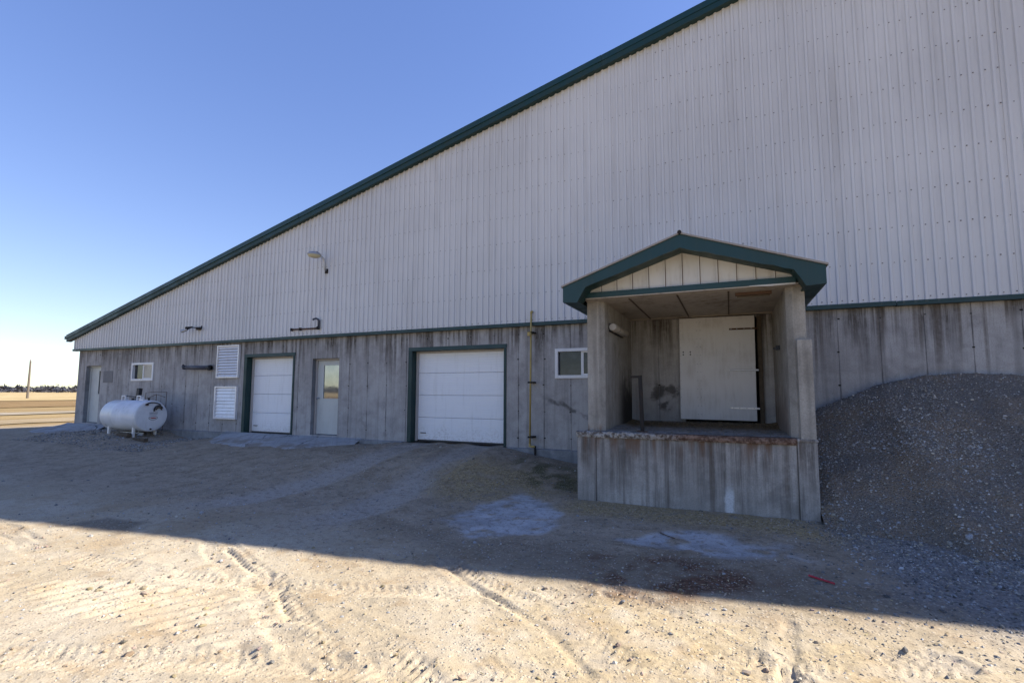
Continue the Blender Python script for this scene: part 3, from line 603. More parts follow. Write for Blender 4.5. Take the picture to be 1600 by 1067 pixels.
# overhead doors
def overhead(key, nsec, label):
    x0, x1, z0, z1 = OPEN[key]; d = part('overhead_door', barn); d['label'] = label
    t = 0.10
    obj('frame_header', B(x0-0.10, x1+0.06, -0.022, 0.22, z1-0.035, z1+0.055), M_GREEN, d, bevel=0.004)
    obj('frame_jamb', B(x0-0.10, x0+0.012, -0.020, 0.22, z0-0.02, z1-0.037), M_GREEND, d, bevel=0.004)
    obj('frame_jamb', B(x1-0.012, x1+0.05, -0.020, 0.22, z0-0.02, z1-0.037), M_GREEND, d, bevel=0.004)
    obj('weather_strip', B(x0+0.014, x0+0.07, 0.17, 0.215, z0, z1-0.04), M_BEIGE, d)
    obj('weather_strip', B(x1-0.05, x1-0.014, 0.17, 0.215, z0, z1-0.04), M_BEIGE, d)
    obj('weather_strip', B(x0+0.07, x1-0.05, 0.172, 0.213, z1-0.085, z1-0.037), M_BEIGE, d)
    obj('bottom_seal', B(x0+0.02, x1-0.02, 0.205, 0.26, z0-0.01, z0+0.03), M_BLACK, d)
    obj('lift_handle', MB().tube([(x0+0.16, 0.214, z0+0.20), (x0+0.16, 0.19, z0+0.20), (x0+0.30, 0.19, z0+0.20), (x0+0.30, 0.214, z0+0.20)], 0.009, 8), M_IRON, d)
    hs = (z1-0.03-z0-0.03)/nsec
    for k in range(nsec):
        a, b = z0+0.032+hs*k, z0+0.032+hs*(k+1)-0.007
        zs = []; q = a
        prof = [(0.216+0.006, a), (0.216, a+0.012)]
        nr = 9
        for r in range(nr):     # shallow pressed ribs
            za = a+0.012+(b-a-0.024)*(r+0.15)/nr; zb = a+0.012+(b-a-0.024)*(r+0.85)/nr
            prof += [(0.216, za), (0.2185, za+0.006), (0.2185, za+0.010), (0.216, za+0.016)]
        prof += [(0.216, b-0.012), (0.222, b)]
        mb = MB(); m = len(prof)
        for X in (x0+0.03, x1-0.03):
            for (yy, zz) in prof: mb.v.append((X, yy, zz))
        mb.f = [(i, m+i, m+i+1, i+1) for i in range(m-1)]
        k0 = len(mb.v); mb.v += [(x0+0.03, 0.258, a), (x1-0.03, 0.258, a), (x1-0.03, 0.258, b), (x0+0.03, 0.258, b)]
        mb.f += [(0, k0, k0+1, m), (m-1, 2*m-1, k0+2, k0+3), (k0, k0+3, k0+2, k0+1)]
        obj('door_section', mb, M_WHITE, d)
overhead('small_oh', 4, 'narrower white sectional overhead door in green frame')
overhead('big_oh', 4, 'wide white sectional overhead door in green frame')

# hinged doors
def hinged(key, label, glass, mat):
    x0, x1, z0, z1 = OPEN[key]; d = part('door', barn); d['label'] = label
    obj('door_frame', MB().box(x0, x0+0.05, 0.13, 0.27, z0, z1).box(x1-0.05, x1, 0.13, 0.27, z0, z1).box(x0+0.05, x1-0.05, 0.131, 0.27, z1-0.05, z1), M_BEIGE if key == 'man_door' else M_CREAM, d, bevel=0.003)
    gx0, gx1, gz0, gz1 = glass
    xs = [x0+0.054, gx0, gx1, x1-0.054]; zs = [z0+0.02, gz0, gz1, z1-0.054]
    obj('door_leaf', MB().cells(xs, zs, lambda x, z: not (gx0 < x < gx1 and gz0 < z < gz1), 0.165, 0.21), mat, d, bevel=0.002)
    mb = MB(); e = 0.022
    mb.box(gx0-e, gx0, 0.157, 0.166, gz0-e, gz1+e).box(gx1, gx1+e, 0.157, 0.166, gz0-e, gz1+e).box(gx0, gx1, 0.1571, 0.166, gz0-e, gz0).box(gx0, gx1, 0.1571, 0.166, gz1, gz1+e)
    obj('glazing_bead', mb, mat, d); obj('glass_pane', B(gx0, gx1, 0.176, 0.186, gz0, gz1), M_MIRROR if key == 'man_door' else M_GLASS, d)
    hx = x1-0.12 if key == 'left_door' else x0+0.12
    hd = MB().tube([(hx, 0.166, z0+1.0), (hx, 0.12, z0+1.0)], 0.012).tube([(hx, 0.125, z0+1.0), (hx, 0.10, z0+1.0)], [0.018, 0.028])
    obj('handle', hd, M_GALV, d, smooth=True); obj('threshold', B(x0, x1, 0.02, 0.26, z0-0.03, z0+0.012), M_FOOT, d)
    obj('shade_backing', B(x0, x1, 0.262, 0.29, z0, z1), M_DARK, d)  # near-black sheet painted as the shade behind the leaf
hinged('man_door', 'cream half-glazed door between the two overhead doors', (-10.28+0.02, -9.72, 1.02, 1.93), M_CREAM)
hinged('left_door', 'grey-white door with a narrow upright pane near the building corner', (-21.10, -20.90, 1.10, 1.93), M_CREAM)

# sliding windows
def window(key, label):
    x0, x1, z0, z1 = OPEN[key]; d = part('window', barn); d['label'] = label; e = 0.055; xm = (x0+x1)/2
    obj('window_frame', MB().box(x0-0.012, x0+e, -0.025, 0.10, z0-0.012, z1+0.012).box(x1-e, x1+0.012, -0.025, 0.10, z0-0.012, z1+0.012).box(x0+e, x1-e, -0.0252, 0.10, z0-0.012, z0+e).box(x0+e, x1-e, -0.0252, 0.10, z1-e, z1+0.012), M_VINYL, d, bevel=0.003)
    obj('glass_pane', B(x0+e, xm, 0.06, 0.068, z0+e, z1-e), M_GLASS, d)
    s = MB().box(xm-0.03, xm+0.025, 0.02, 0.05, z0+e, z1-e).box(x1-e-0.03, x1-e, 0.02, 0.05, z0+e, z1-e).box(xm+0.025, x1-e-0.03, 0.021, 0.05, z0+e, z0+e+0.03).box(xm+0.025, x1-e-0.03, 0.021, 0.05, z1-e-0.03, z1-e)
    obj('sash', s, M_VINYL, d)
    obj('glass_pane', B(xm+0.025, x1-e-0.03, 0.032, 0.038, z0+e+0.03, z1-e-0.03), M_TUBE if key == 'left_win' else M_GLASS, d)
    obj('shade_backing', B(x0, x1, 0.27, 0.29, z0, z1), M_DARK, d)  # dark sheet stands in for the unlit room behind the panes
window('left_win', 'small white sliding window above the tank'); window('right_win', 'white framed sliding window beside the loading dock')

# louvred vents
def louver(x0, x1, z0, z1, n, label, tilt):
    d = part('louver_vent', barn); d['label'] = label; e = 0.035
    obj('louver_frame', MB().box(x0, x0+e, -0.075, -0.001, z0, z1).box(x1-e, x1, -0.075, -0.001, z0, z1).box(x0+e, x1-e, -0.0752, -0.001, z1-e, z1).box(x0+e, x1-e, -0.0752, -0.001, z0, z0+e), M_ALU, d, bevel=0.003)
    obj('shade_backing', B(x0+e, x1-e, -0.012, -0.003, z0+e, z1-e), M_IRON, d)  # dark sheet paints the shade seen between the slats
    p = (z1-z0-2*e)/n
    for k in range(n):
        zb = z0+e+p*k; P = [(-0.022-tilt, zb+0.008), (-0.018-tilt, zb+0.006), (-0.016, zb+p*0.99), (-0.022, zb+p*0.99)]
        mb = MB()
        for X in (x0+e+0.003, x1-e-0.003): mb.v += [(X, a, b) for a, b in P]
        mb.f = [(0, 4, 7, 3)[::-1], (1, 2, 6, 5)[::-1], (0, 1, 5, 4)[::-1], (3, 7, 6, 2)[::-1], (0, 3, 2, 1), (4, 5, 6, 7)]
        obj('slat', mb, M_ALU, d)
louver(-14.40, -13.43, 1.61, 2.60, 11, 'upper open louvred vent', 0.038); louver(-14.42, -13.45, 0.375, 1.355, 9, 'lower louvred vent with flat slats', 0.022)

# aprons
def apron(pts, name, zin, sk=0.5):
    n = 40; mb = MB(); m = 10; (xa, xb, d) = pts
    for i in range(n+1):
        x = xa+(xb-xa)*i/n; e = d*(min(1, (i/n)*3.5+0.25)*min(1, (1-i/n)*4.0+0.3))+0.10*math.sin(i*0.45)+0.03*math.sin(i*1.7)
        for j in range(m+1):
            y = -0.002-e*j/m if j < m else -e-0.03
            g = float(ground_all(np.array([x]), np.array([y]), False)[0]); t = j/m
            z = zin*(1-t)+(g+0.006)*t if j < m else g-0.05
            mb.v.append((x, y, max(z, g+0.006) if j < m else z))
    for i in range(n):
        for j in range(m): a = i*(m+1)+j; mb.f.append((a, a+m+1, a+m+2, a+1))
    o = obj(name, mb, M_SLAB, smooth=True); o['kind'] = 'structure'; return o
apron((-13.9, -8.7, 1.35), 'concrete_apron', 0.006); apron((-22.6, -19.9, 1.5), 'concrete_apron', 0.03)

# ------------------------------------------------------------------ loading dock
dock = thing('loading_dock', 'concrete loading dock with small green-trimmed gable roof in front of the wall', 'loading dock', (-0.6, -1.3, -0.45))
FY = -2.55; ZF = 0.60; PX0, PX1 = -2.23, 1.035
def rough_slab(mb): return mb
obj('platform', B(PX0+0.30, 0.80, FY+0.018, -0.002, -0.9, ZF-0.02), M_DOCK, dock, bevel=0.012)
obj('platform_end', B(PX0, PX0+0.298, FY, -0.14, -0.9, ZF-0.02), M_DOCK, dock, bevel=0.015)
obj('platform_end', B(0.803, PX1, FY-0.004, -0.14, -0.9, ZF-0.04), M_DOCK, dock, bevel=0.012)
# form joints of the front face, raised fins
fins = [(-1.58, -0.40, 0.30), (-1.18, -0.40, 0.31), (-0.80, -0.4, 0.45), (-0.42, -0.4, 0.5), (0.0, -0.4, 0.5), (0.42, -0.4, 0.5)]
for x, a, b in fins[:4]: obj('form_fin', B(x-0.004, x+0.004, FY+0.013, FY+0.03, a, b), M_DOCK, dock)
obj('form_fin', B(-1.93, -1.18, FY+0.013, FY+0.03, 0.308, 0.316), M_DOCK, dock)
# crumbling nosing and floor slab
def nosing():
    nx, prof = 220, [(0.12, 0.0), (0.05, 0.004), (0.0, 0.0), (-0.018, -0.015), (-0.022, -0.05), (-0.01, -0.085), (0.03, -0.09)]
    V = []; Fq = []; X = np.linspace(PX0-0.01, 0.80, nx)
    for j, (dy, dz) in enumerate(prof):
        nz = (fbm(X*14, X*0+j*1.7, 3, 101)-0.5); amp = 0.03*sst(X, 0.4, -1.2)+0.008
        for i, x in enumerate(X): V.append((x, FY+dy-nz[i]*amp[i]*(j > 0), ZF+dz+nz[i]*amp[i]*0.8*(j > 0)))
    k = np.arange(len(prof)*nx).reshape(len(prof), nx)
    Fq = np.stack([k[:-1,:-1].ravel(), k[1:,:-1].ravel(), k[1:,1:].ravel(), k[:-1,1:].ravel()], -1)
    m = Mat('crumbled_nosing', 0.95, 0, 0.2); P = m.pos(); x, y, z = m.xyz(P); n = m.noise(P, 18, 5, 0.7)
    rust = m.ss(m.add(x, m.mul(m.noise(P, 4, 3), 1.2)), -0.9, 0.3)
    c = m.mix(m.ss(n, 0.38, 0.62), (0.11, 0.09, 0.075), (0.42, 0.40, 0.37))
    m.col(m.mix(m.mul(rust, 0.85), c, m.mix(m.ss(n, 0.4, 0.65), (0.09, 0.045, 0.028), (0.24, 0.135, 0.085)))); m.bump(n, 0.9, 0.03)
    o = npobj('nosing', np.array(V), Fq, m.m, dock, smooth=False); o['label'] = 'crumbling dock edge turning rusty to the right'
nosing()
def floor_slab():
    X, Y = np.meshgrid(np.linspace(-1.98, 0.80, 60), np.linspace(FY+0.11, -0.02, 50), indexing='ij'); x, y = X.ravel(), Y.ravel()
    z = ZF+0.004+(fbm(x*3, y*3, 3, 5)-0.5)*0.012
    heap = sst(y, -0.75, -0.05)*0.07*fbm(x*3, y*4, 3, 8)*(1+sst(x, 0.2, 0.6)*0.8)+0.03*sst(x, -1.6, -1.82)*sst(y, -2.2, -1.5)
    k = np.arange(len(x)).reshape(60, 50); Fq = np.stack([k[:-1,:-1].ravel(), k[1:,:-1].ravel(), k[1:,1:].ravel(), k[:-1,1:].ravel()], -1)
    m = Mat('dusty_floor', 0.95, 0, 0.15); P = m.pos(); xx, yy, zz = m.xyz(P); n = m.noise(P, 6, 6, 0.7); nf = m.noise(P, 40, 4, 0.7)
    c = m.mix(m.ss(n, 0.35, 0.65), (0.19, 0.18, 0.165), (0.33, 0.32, 0.30)); c = m.mix(m.ss(m.add(yy, m.mul(n, 0.9)), -1.0, 0.0), c, m.mix(m.ss(nf, 0.4, 0.6), (0.09, 0.06, 0.03), (0.27, 0.19, 0.09)))
    m.col(c); m.bump(m.add(n, m.mul(nf, 0.4)), 0.5, 0.02)
    npobj('dock_floor', np.stack([x, y, z+heap], -1), Fq, m.m, dock, smooth=True)
floor_slab()
ZC = 2.68
# side walls (chamfered front edge)
def wall_prism(pts, z0, z1):
    n = len(pts); mb = MB(); mb.v = [(x, y, z0) for x, y in pts]+[(x, y, z1) for x, y in pts]
    mb.f = [tuple(range(n))[::-1], tuple(range(n, 2*n))]+[(i, (i+1) % n, (i+1) % n+n, i+n) for i in range(n)]; return mb
obj('side_wall', wall_prism([(-2.09, -2.40), (-1.88, -2.40), (-1.82, -2.32), (-1.82, -0.003), (-2.09, -0.003)], ZF-0.01, ZC+0.01), M_POST, dock, bevel=0.01)
obj('side_wall', wall_prism([(0.83, -2.44), (0.985, -2.44), (0.985, -0.003), (0.755, -0.003), (0.755, -2.34)], ZF-0.03, ZC+0.01), M_POST, dock, bevel=0.01)
obj('pilaster', wall_prism([(0.850, -2.552), (1.03, -2.552), (1.03, -0.16), (0.986, -0.16), (0.986, -2.443), (0.850, -2.443)], ZF-0.035, 1.93), M_POST, dock, bevel=0.012)
obj('pilaster_cap', B(0.80, 1.045, -2.565, -2.30, ZF-0.045, ZF+0.0), M_DOCK, dock, bevel=0.012)
# ceiling boards
seams = [-2.10, -1.40, -0.68, 0.03, 0.99]
for a, b in zip(seams[:-1], seams[1:]): obj('ceiling_board', B(a+0.004, b-0.004, -2.46, -0.137, ZC, ZC+0.014), M_CEIL, dock)
for s in seams[1:-1]: obj('ceiling_batten', B(s-0.012, s+0.012, -2.44, -0.14, ZC-0.010, ZC-0.001), M_WOOD, dock)
obj('ceiling_edge', B(-2.10, 0.99, -0.136, -0.02, ZC-0.015, ZC+0.012), M_CEIL, dock)
# green beam and gable boards
obj('beam', B(-2.05, 0.87, -2.60, -2.465, 2.70, 2.785), M_GREEN, dock, bevel=0.004)
obj('beam_soffit', B(-2.06, 0.90, -2.595, -2.468, 2.682, 2.698), M_CEIL, dock)
AX = -0.585; zr = lambda x: 3.42-abs(x-AX)*0.348
bx = [-2.03]+[-1.82+0.2445*k for k in range(11)]+[0.85]
for a, b in zip(bx[:-1], bx[1:]):
    g = 0.004; pts = [(a+g, 2.787), (b-g, 2.787), (b-g, zr(b)-0.06)]+([(AX, zr(AX)-0.06)] if a < AX-0.01 and b > AX+0.01 else [])+[(a+g, zr(a)-0.06)]
    obj('gable_board', MB().prism(pts, -2.53, -2.50), M_GABLE, dock)
    obj('gable_rib', B(b-0.014, b+0.004, -2.552, -2.5305, 2.788, zr(b)-0.09), M_GABLE, dock)
    obj('gable_seam', B(b+0.0045, b+0.013, -2.534, -2.5302, 2.788, zr(b)-0.09), M_RUST, dock)
obj('gable_backing', MB().prism([(-2.05, 2.70), (0.88, 2.70), (0.88, zr(0.88)), (AX, zr(AX)), (-2.05, zr(-2.05))], -2.499, -2.47), M_ROOF, dock)
# roof and fascia with eave returns
EL, ER = -2.335, 1.175
RF = lambda x: 3.465-abs(x-AX)*0.357
for sgn, E in ((-1, EL), (1, ER)):
    P = [(AX, RF(AX)), (E-0.0, RF(E)), (E, RF(E)+0.03), (AX, RF(AX)+0.032)]
    if sgn < 0: P = P[::-1]
    P = P[::-1] if sgn < 0 else P
    pts = [(AX, RF(AX)+0.001), (AX, RF(AX)+0.026), (E+sgn*0.025, RF(E)+0.02), (E+sgn*0.025, RF(E)-0.006)]
    if sgn > 0: pts = pts[::-1]
    obj('roof_slab', MB().prism(pts if sgn < 0 else pts, -2.93, -0.122), M_ROOF, dock)
    # boomerang fascia board
    i_ = -sgn
    fp = [(AX, RF(AX)), (E, RF(E)), (E, 2.60), (E+i_*0.225, 2.585), (E+i_*0.36, 2.815), (AX, RF(AX)-0.195)]
    if sgn < 0: fp = fp
    else: fp = fp[::-1]
    wav = []
    for (xa, za), (xb, zb2) in zip(fp, fp[1:]+fp[:1]):
        n_ = max(1, int(math.hypot(xb-xa, zb2-za)/0.12))
        for q in range(n_):
            t_ = q/n_; wob = 0.0 if q == 0 or abs(xa-AX)+abs(xb-AX) < 0.01 else random.uniform(-0.007, 0.007)*(1.4 if sgn > 0 else 0.7)
            wav.append((xa+(xb-xa)*t_, za+(zb2-za)*t_+wob))
    obj('fascia', MB().prism(wav, -2.905, -2.87), M_GREEN, dock)
    obj('eave_fascia', B(min(E, E+i_*0.03), max(E, E+i_*0.03), -2.868, -0.125, 2.60, RF(E)-0.012), M_GREEN, dock)
    obj('eave_soffit', B(min(E+i_*0.031, E+i_*0.235), max(E+i_*0.031, E+i_*0.235), -2.868, -0.125, 2.600, 2.615), M_GREEND, dock)
    obj('rake_soffit', MB().prism(([(E+i_*0.22, 2.616), (E+i_*0.36, 2.83), (AX, RF(AX)-0.18), (AX, RF(AX)-0.16), (E+i_*0.34, 2.85), (E+i_*0.20, 2.63)])[::(1 if sgn > 0 else -1)], -2.868, -2.548), M_GREEND, dock)
obj('ridge_cap', MB().tube([(AX, -2.94, RF(AX)+0.022), (AX, -0.13, RF(AX)+0.022)], 0.03, 8), M_IRON, dock)
# broken trim flap at the right end of the beam
obj('torn_trim', MB().prism([(0.30, 2.69), (0.55, 2.675), (0.86, 2.68), (0.86, 2.70), (0.30, 2.70)], -2.607, -2.602), M_GABLE, dock)

# big white swing door in the dock
dd = part('dock_door', dock); dd['label'] = 'big white swing door standing in the dock'
def rot_box(x0, x1, y0, y1, z0, z1, a=math.radians(-0.45), c=(-0.2, 1.65)):
    mb = B(x0, x1, y0, y1, z0, z1); ca, sa = math.cos(a), math.sin(a)
    mb.v = [(c[0]+(x-c[0])*ca-(z-c[1])*sa, y, c[1]+(x-c[0])*sa+(z-c[1])*ca) for x, y, z in mb.v]; return mb
obj('door_leaf', rot_box(-0.872, 0.452, -0.115, -0.03, 0.70, 2.645), M_DDOOR, dd, bevel=0.006)
obj('door_strip', rot_box(-0.868, -0.51, -0.121, -0.1152, 0.705, 2.64), M_DDOOR, dd, bevel=0.002)
obj('edge_strip', rot_box(-0.870, 0.450, -0.122, -0.1155, 0.702, 0.735), M_DDOOR, dd, bevel=0.002)
for z, mm in ((2.40, M_RUST), (1.63, M_GALV), (0.93, M_ALU)):
    obj('strap_hinge', rot_box(0.02, 0.50, -0.129, -0.1155, z-0.016, z+0.016), mm, dd, bevel=0.003)
bolts = MB()
for z in np.arange(0.8, 2.6, 0.16):
    for x in (-0.85, -0.55, -0.49): bolts.tube([(x+(z-1.65)*0.008, -0.114, z), (x+(z-1.65)*0.008, -0.128, z)], 0.008, 6)
for z in (2.40, 1.63, 0.93):
    for x in (0.06, 0.16, 0.28, 0.40): bolts.tube([(x, -0.12, z), (x, -0.137, z)], 0.009, 6)
obj('bolts', bolts, M_GALV, dd, kind='stuff')
for x, z in ((-0.80, 1.99), (-0.67, 1.99), (-0.80, 1.94), (-0.67, 1.94)):
    obj('latch_hole', MB().tube([(x, -0.112, z), (x, -0.1275, z)], 0.014, 8), M_BLACK, dd)
obj('door_jamb', B(0.50, 0.575, -0.05, -0.003, 0.62, 2.63), M_WOOD, dd, bevel=0.004)
obj('opening_backing', B(-0.80, 0.55, 0.27, 0.295, 0.62, 2.62), M_DARK, dd)  # near-black sheet painted as the unlit depth of the opening

# things about the dock
t = thing('wall_light', 'pale tubular light fixture on the left wall inside the dock', 'light', (-1.815, -1.75, 2.27))
obj('mount', B(-1.819, -1.785, -2.02, -0.98, 2.22, 2.36), M_BLACK, t, bevel=0.006)
obj('diffuser', MB().tube([(-1.745, -2.05, 2.29), (-1.745, -2.02, 2.29), (-1.745, -1.0, 2.29), (-1.745, -0.97, 2.29)], [0.05, 0.066, 0.066, 0.05], 16), M_TUBE, t, smooth=True)
obj('end_cap', MB().tube([(-1.745, -2.075, 2.29), (-1.745, -2.048, 2.29)], 0.056, 16), M_TUBE, t)
t = thing('ceiling_light', 'slim dark tube fixture on the dock ceiling behind the beam', 'light', (0.35, -2.2, ZC-0.06))
obj('housing', B(0.12, 0.60, -2.26, -2.19, ZC-0.045, ZC-0.0005), M_RUST, t, bevel=0.005); obj('tube', MB().tube([(0.14, -2.225, ZC-0.058), (0.58, -2.225, ZC-0.058)], 0.012, 8), M_WOOD, t)
t = thing('switch_box', 'small black box on the right wall inside the dock', 'box', (0.752, -1.25, 1.90))
obj('housing', B(0.70, 0.7545, -1.30, -1.20, 1.895, 1.965), M_BLACK, t, bevel=0.004); obj('lever', B(0.66, 0.70, -1.26, -1.24, 1.905, 1.93), M_BLACK, t)
t = thing('steel_post', 'rusty steel channel post standing on the dock floor near its front edge', 'post', (-1.25, -2.33, ZF))
mb = MB(); mb.box(-1.275, -1.222, -2.36, -2.350, ZF+0.002, 1.475).box(-1.275, -1.266, -2.350, -2.31, ZF+0.002, 1.475).box(-1.231, -1.222, -2.350, -2.31, ZF+0.002, 1.475)
o = obj('channel', mb, M_IRON, t); o.rotation_euler.y = math.radians(-1.5)
obj('top_arm', B(-1.42, -1.282, -2.335, -2.315, 1.435, 1.47), M_IRON, t, bevel=0.003); obj('base_plate', B(-1.33, -1.17, -2.39, -2.27, ZF+0.002, ZF+0.016), M_RUST, t)

# ------------------------------------------------------------------ things on the wall
t = thing('gooseneck_lamp', 'gooseneck yard lamp with amber lens high on the steel siding', 'lamp', (-10.0, -0.12, 4.45))
obj('mount', B(-10.05, -9.95, -0.16, -0.118, 4.43, 4.55), M_IRON, t, bevel=0.006)
arm = [(-10.0, -0.16, 4.50), (-10.0, -0.20, 4.53), (-10.0, -0.215, 4.62), (-10.0, -0.225, 4.72), (-10.01, -0.25, 4.80), (-10.03, -0.31, 4.85), (-10.06, -0.37, 4.87)]
obj('arm', MB().tube(arm, 0.026, 10), M_GALV, t, smooth=True)
c = Vector((-10.13, -0.47, 4.87)); ax = Vector((-0.6, -0.8, 0.0)).normalized()
def lathe_dome(c, prof, seg=20, sx=1.0, ax=ax):
    mb = MB(); bx_ = Vector((-ax.y, ax.x, 0))
    for r, z in prof:
        for k in range(seg):
            a = 2*math.pi*k/seg; mb.v.append(c+ax*(r*1.35*math.cos(a))+bx_*(r*math.sin(a))+Vector((0, 0, z)))
    for i in range(len(prof)-1):
        for k in range(seg): mb.f.append((i*seg+k, i*seg+(k+1) % seg, (i+1)*seg+(k+1) % seg, (i+1)*seg+k))
    mb.f += [tuple(range(seg))[::-1], tuple((len(prof)-1)*seg+k for k in range(seg))]; return mb
obj('lamp_head', lathe_dome(c, [(0.13, 0.0), (0.135, 0.018), (0.11, 0.06), (0.065, 0.084), (0.02, 0.092)]), M_GALV, t, smooth=True)
obj('lens', lathe_dome(c, [(0.06, -0.075), (0.105, -0.055), (0.122, -0.018), (0.125, -0.002)]), M_LENS, t, smooth=True)
obj('photocell', MB().tube([(-10.09, -0.42, 4.92), (-10.09, -0.42, 4.97)], 0.025, 10), M_IRON, t)
t = thing('conduit_pipe', 'rusty conduit with a hooked riser on the siding above the cream door', 'pipe', (-10.7, -0.13, 2.9))
obj('run', MB().tube([(-11.21, -0.16, 2.935), (-10.20, -0.16, 2.925)], 0.022, 8), M_RUST, t, smooth=True)
obj('riser', MB().tube([(-10.20, -0.16, 2.915), (-10.20, -0.16, 3.13), (-10.21, -0.18, 3.17), (-10.25, -0.21, 3.19), (-10.30, -0.24, 3.17), (-10.32, -0.25, 3.14)], 0.026, 8), M_BLUEGREY, t, smooth=True)
for x in (-11.19, -10.86, -10.22): obj('clamp', B(x-0.02, x+0.02, -0.20, -0.118, 2.89, 2.97), M_IRON, t, bevel=0.004)
obj('back_plate', B(-10.19, -10.09, -0.135, -0.121, 2.92, 3.16), M_GALV, t)
t = thing('twin_arm_bracket', 'small dark bracket with two jutting arms low on the siding above the tank', 'bracket', (-15.2, -0.12, 3.12))
obj('box', B(-15.27, -15.10, -0.20, -0.119, 3.12, 3.21), M_IRON, t, bevel=0.008)
obj('arm', MB().tube([(-15.2, -0.18, 3.18), (-15.42, -0.26, 3.20), (-15.50, -0.36, 3.10)], 0.018, 7), M_IRON, t); obj('arm', MB().tube([(-15.12, -0.18, 3.16), (-14.95, -0.24, 3.14), (-14.90, -0.26, 3.22)], 0.018, 7), M_IRON, t)
obj('lamp_head', MB().tube([(-15.48, -0.33, 3.12), (-15.62, -0.42, 3.06)], [0.03, 0.05], 9), M_GALV, t); obj('lamp_head', MB().tube([(-15.40, -0.22, 3.21), (-15.55, -0.34, 3.17)], [0.025, 0.045], 9), M_IRON, t)
t = thing('exhaust_pipe', 'dark slate pipe stub with elbow jutting from the wall beside the louvres', 'pipe', (-14.7, -0.05, 1.9))
obj('pipe', MB().tube([(-14.70, -0.10, 1.93), (-15.75, -0.16, 1.945)], 0.055, 12), M_BLUEGREY, t, smooth=True)
obj('flange', MB().tube([(-14.62, -0.10, 1.93), (-14.70, -0.10, 1.93)], 0.085, 12), M_BLACK, t); obj('wall_mount', B(-14.72, -14.62, -0.10, -0.002, 1.86, 2.02), M_GALV, t, bevel=0.005)
obj('elbow', MB().tube([(-15.70, -0.155, 1.945), (-15.80, -0.16, 1.95), (-15.84, -0.16, 1.99), (-15.84, -0.16, 2.05)], [0.062, 0.062, 0.05, 0.02], 10), M_BLACK, t, smooth=True)
t = thing('gas_pipe', 'yellow gas pipe running up the wall left of the dock', 'pipe', (-3.97, -0.1, -0.2))
obj('pipe', MB().tube([(-3.955, -0.18, 2.94), (-3.985, -0.10 if False else -0.18, 0.07)], 0.021, 10), M_YELLOW, t, smooth=True)
obj('top_bend', MB().tube([(-3.955, -0.18, 2.93), (-3.955, -0.175, 2.975), (-3.955, -0.14, 2.985), (-3.955, -0.11, 2.985)], 0.024, 10), M_YELLOW, t, smooth=True)
obj('foot_elbow', MB().tube([(-3.985, -0.18, 0.10), (-3.985, -0.185, 0.05), (-3.93, -0.185, 0.04), (-3.86, -0.185, 0.04)], 0.026, 10), M_YELLOW, t, smooth=True)
obj('foot_pipe', MB().tube([(-3.86, -0.185, 0.06), (-3.86, -0.185, -0.35)], 0.024, 10), M_IRON, t, smooth=True)
for z in (2.52, 1.42, 0.24): obj('clamp', MB().box(-4.03, -3.91, -0.205, -0.003, z-0.018, z+0.018), M_IRON, t, bevel=0.003)
obj('regulator', MB().tube([(-3.985, -0.215, 2.44), (-3.985, -0.215, 2.52)], 0.045, 10), M_YELLOW, t)
t = tag(obj('wall_plaque', B(-20.50, -19.93, -0.012, -0.001, 1.50, 1.91), M_SIGN, bevel=0.003), 'faded grey plaque on the concrete beside the left door', 'plaque')
t = thing('wire_frame', 'thin rusty pipe frame against the wall behind the tank', 'frame', (-17.0, -0.25, -0.2))
for P in ([(-17.62, -0.22, 0.2), (-17.60, -0.20, 1.15), (-17.2, -0.19, 1.18), (-16.53, -0.19, 1.18), (-16.53, -0.2, 0.5), (-16.62, -0.22, -0.1)], [(-17.55, -0.22, 0.95), (-17.25, -0.24, 1.02), (-16.95, -0.25, 1.10), (-16.55, -0.22, 1.01)], [(-16.95, -0.25, 1.10), (-16.97, -0.25, 0.1)]):
    obj('rod', MB().tube(P, 0.008, 6), M_RUST, t)

# ------------------------------------------------------------------ fuel tank
tank = thing('fuel_tank', 'white horizontal cylindrical fuel tank on short legs by the left end of the wall', 'tank', (-16.8, -0.95, -0.22))
TX0, TX1, TY, TZ, TR = -17.72, -15.92, -0.95, 0.46, 0.465
def lathe_x(prof, seg=40):
    mb = MB()
    for x, r in prof:
        for k in range(seg):
            a = 2*math.pi*k/seg; mb.v.append((x, TY+r*math.cos(a), TZ+r*math.sin(a)))
    for i in range(len(prof)-1):
        for k in range(seg): mb.f.append((i*seg+k, i*seg+(k+1) % seg, (i+1)*seg+(k+1) % seg, (i+1)*seg+k))
    mb.f += [tuple(range(seg))[::-1], tuple((len(prof)-1)*seg+k for k in range(seg))]; return mb
o = obj('shell', lathe_x([(TX0-0.02, 0.05), (TX0-0.018, 0.35), (TX0, TR-0.03), (TX0+0.03, TR), (TX0+0.6, TR), (TX0+0.603, TR+0.002), (TX0+0.62, TR+0.002), (TX0+0.623, TR), (TX1-0.035, TR), (TX1-0.008, TR-0.012), (TX1, TR-0.04), (TX1+0.012, 0.30), (TX1+0.016, 0.04)]), M_TANK, tank, smooth=True)
for x in (TX0+0.25, TX1-0.30):
    for s in (-1, 1):
        y = TY+s*0.30; o = obj('leg', MB().prism([(x-0.035, -0.16), (x+0.035, -0.16), (x+0.045, TZ-0.30), (x-0.045, TZ-0.30)], y-0.025, y+0.025), M_VINYL, tank, bevel=0.004)
obj('skid', B(TX0+0.3, TX1-0.35, TY-0.012, TY+0.012, -0.10, -0.05), M_VINYL, tank)
obj('drain_pipe', MB().tube([(TX1-0.4, TY-0.1, -0.01), (TX1-0.4, TY-0.1, -0.10), (TX1-0.2, TY-0.1, -0.11)], 0.025, 8), M_GALV, tank)
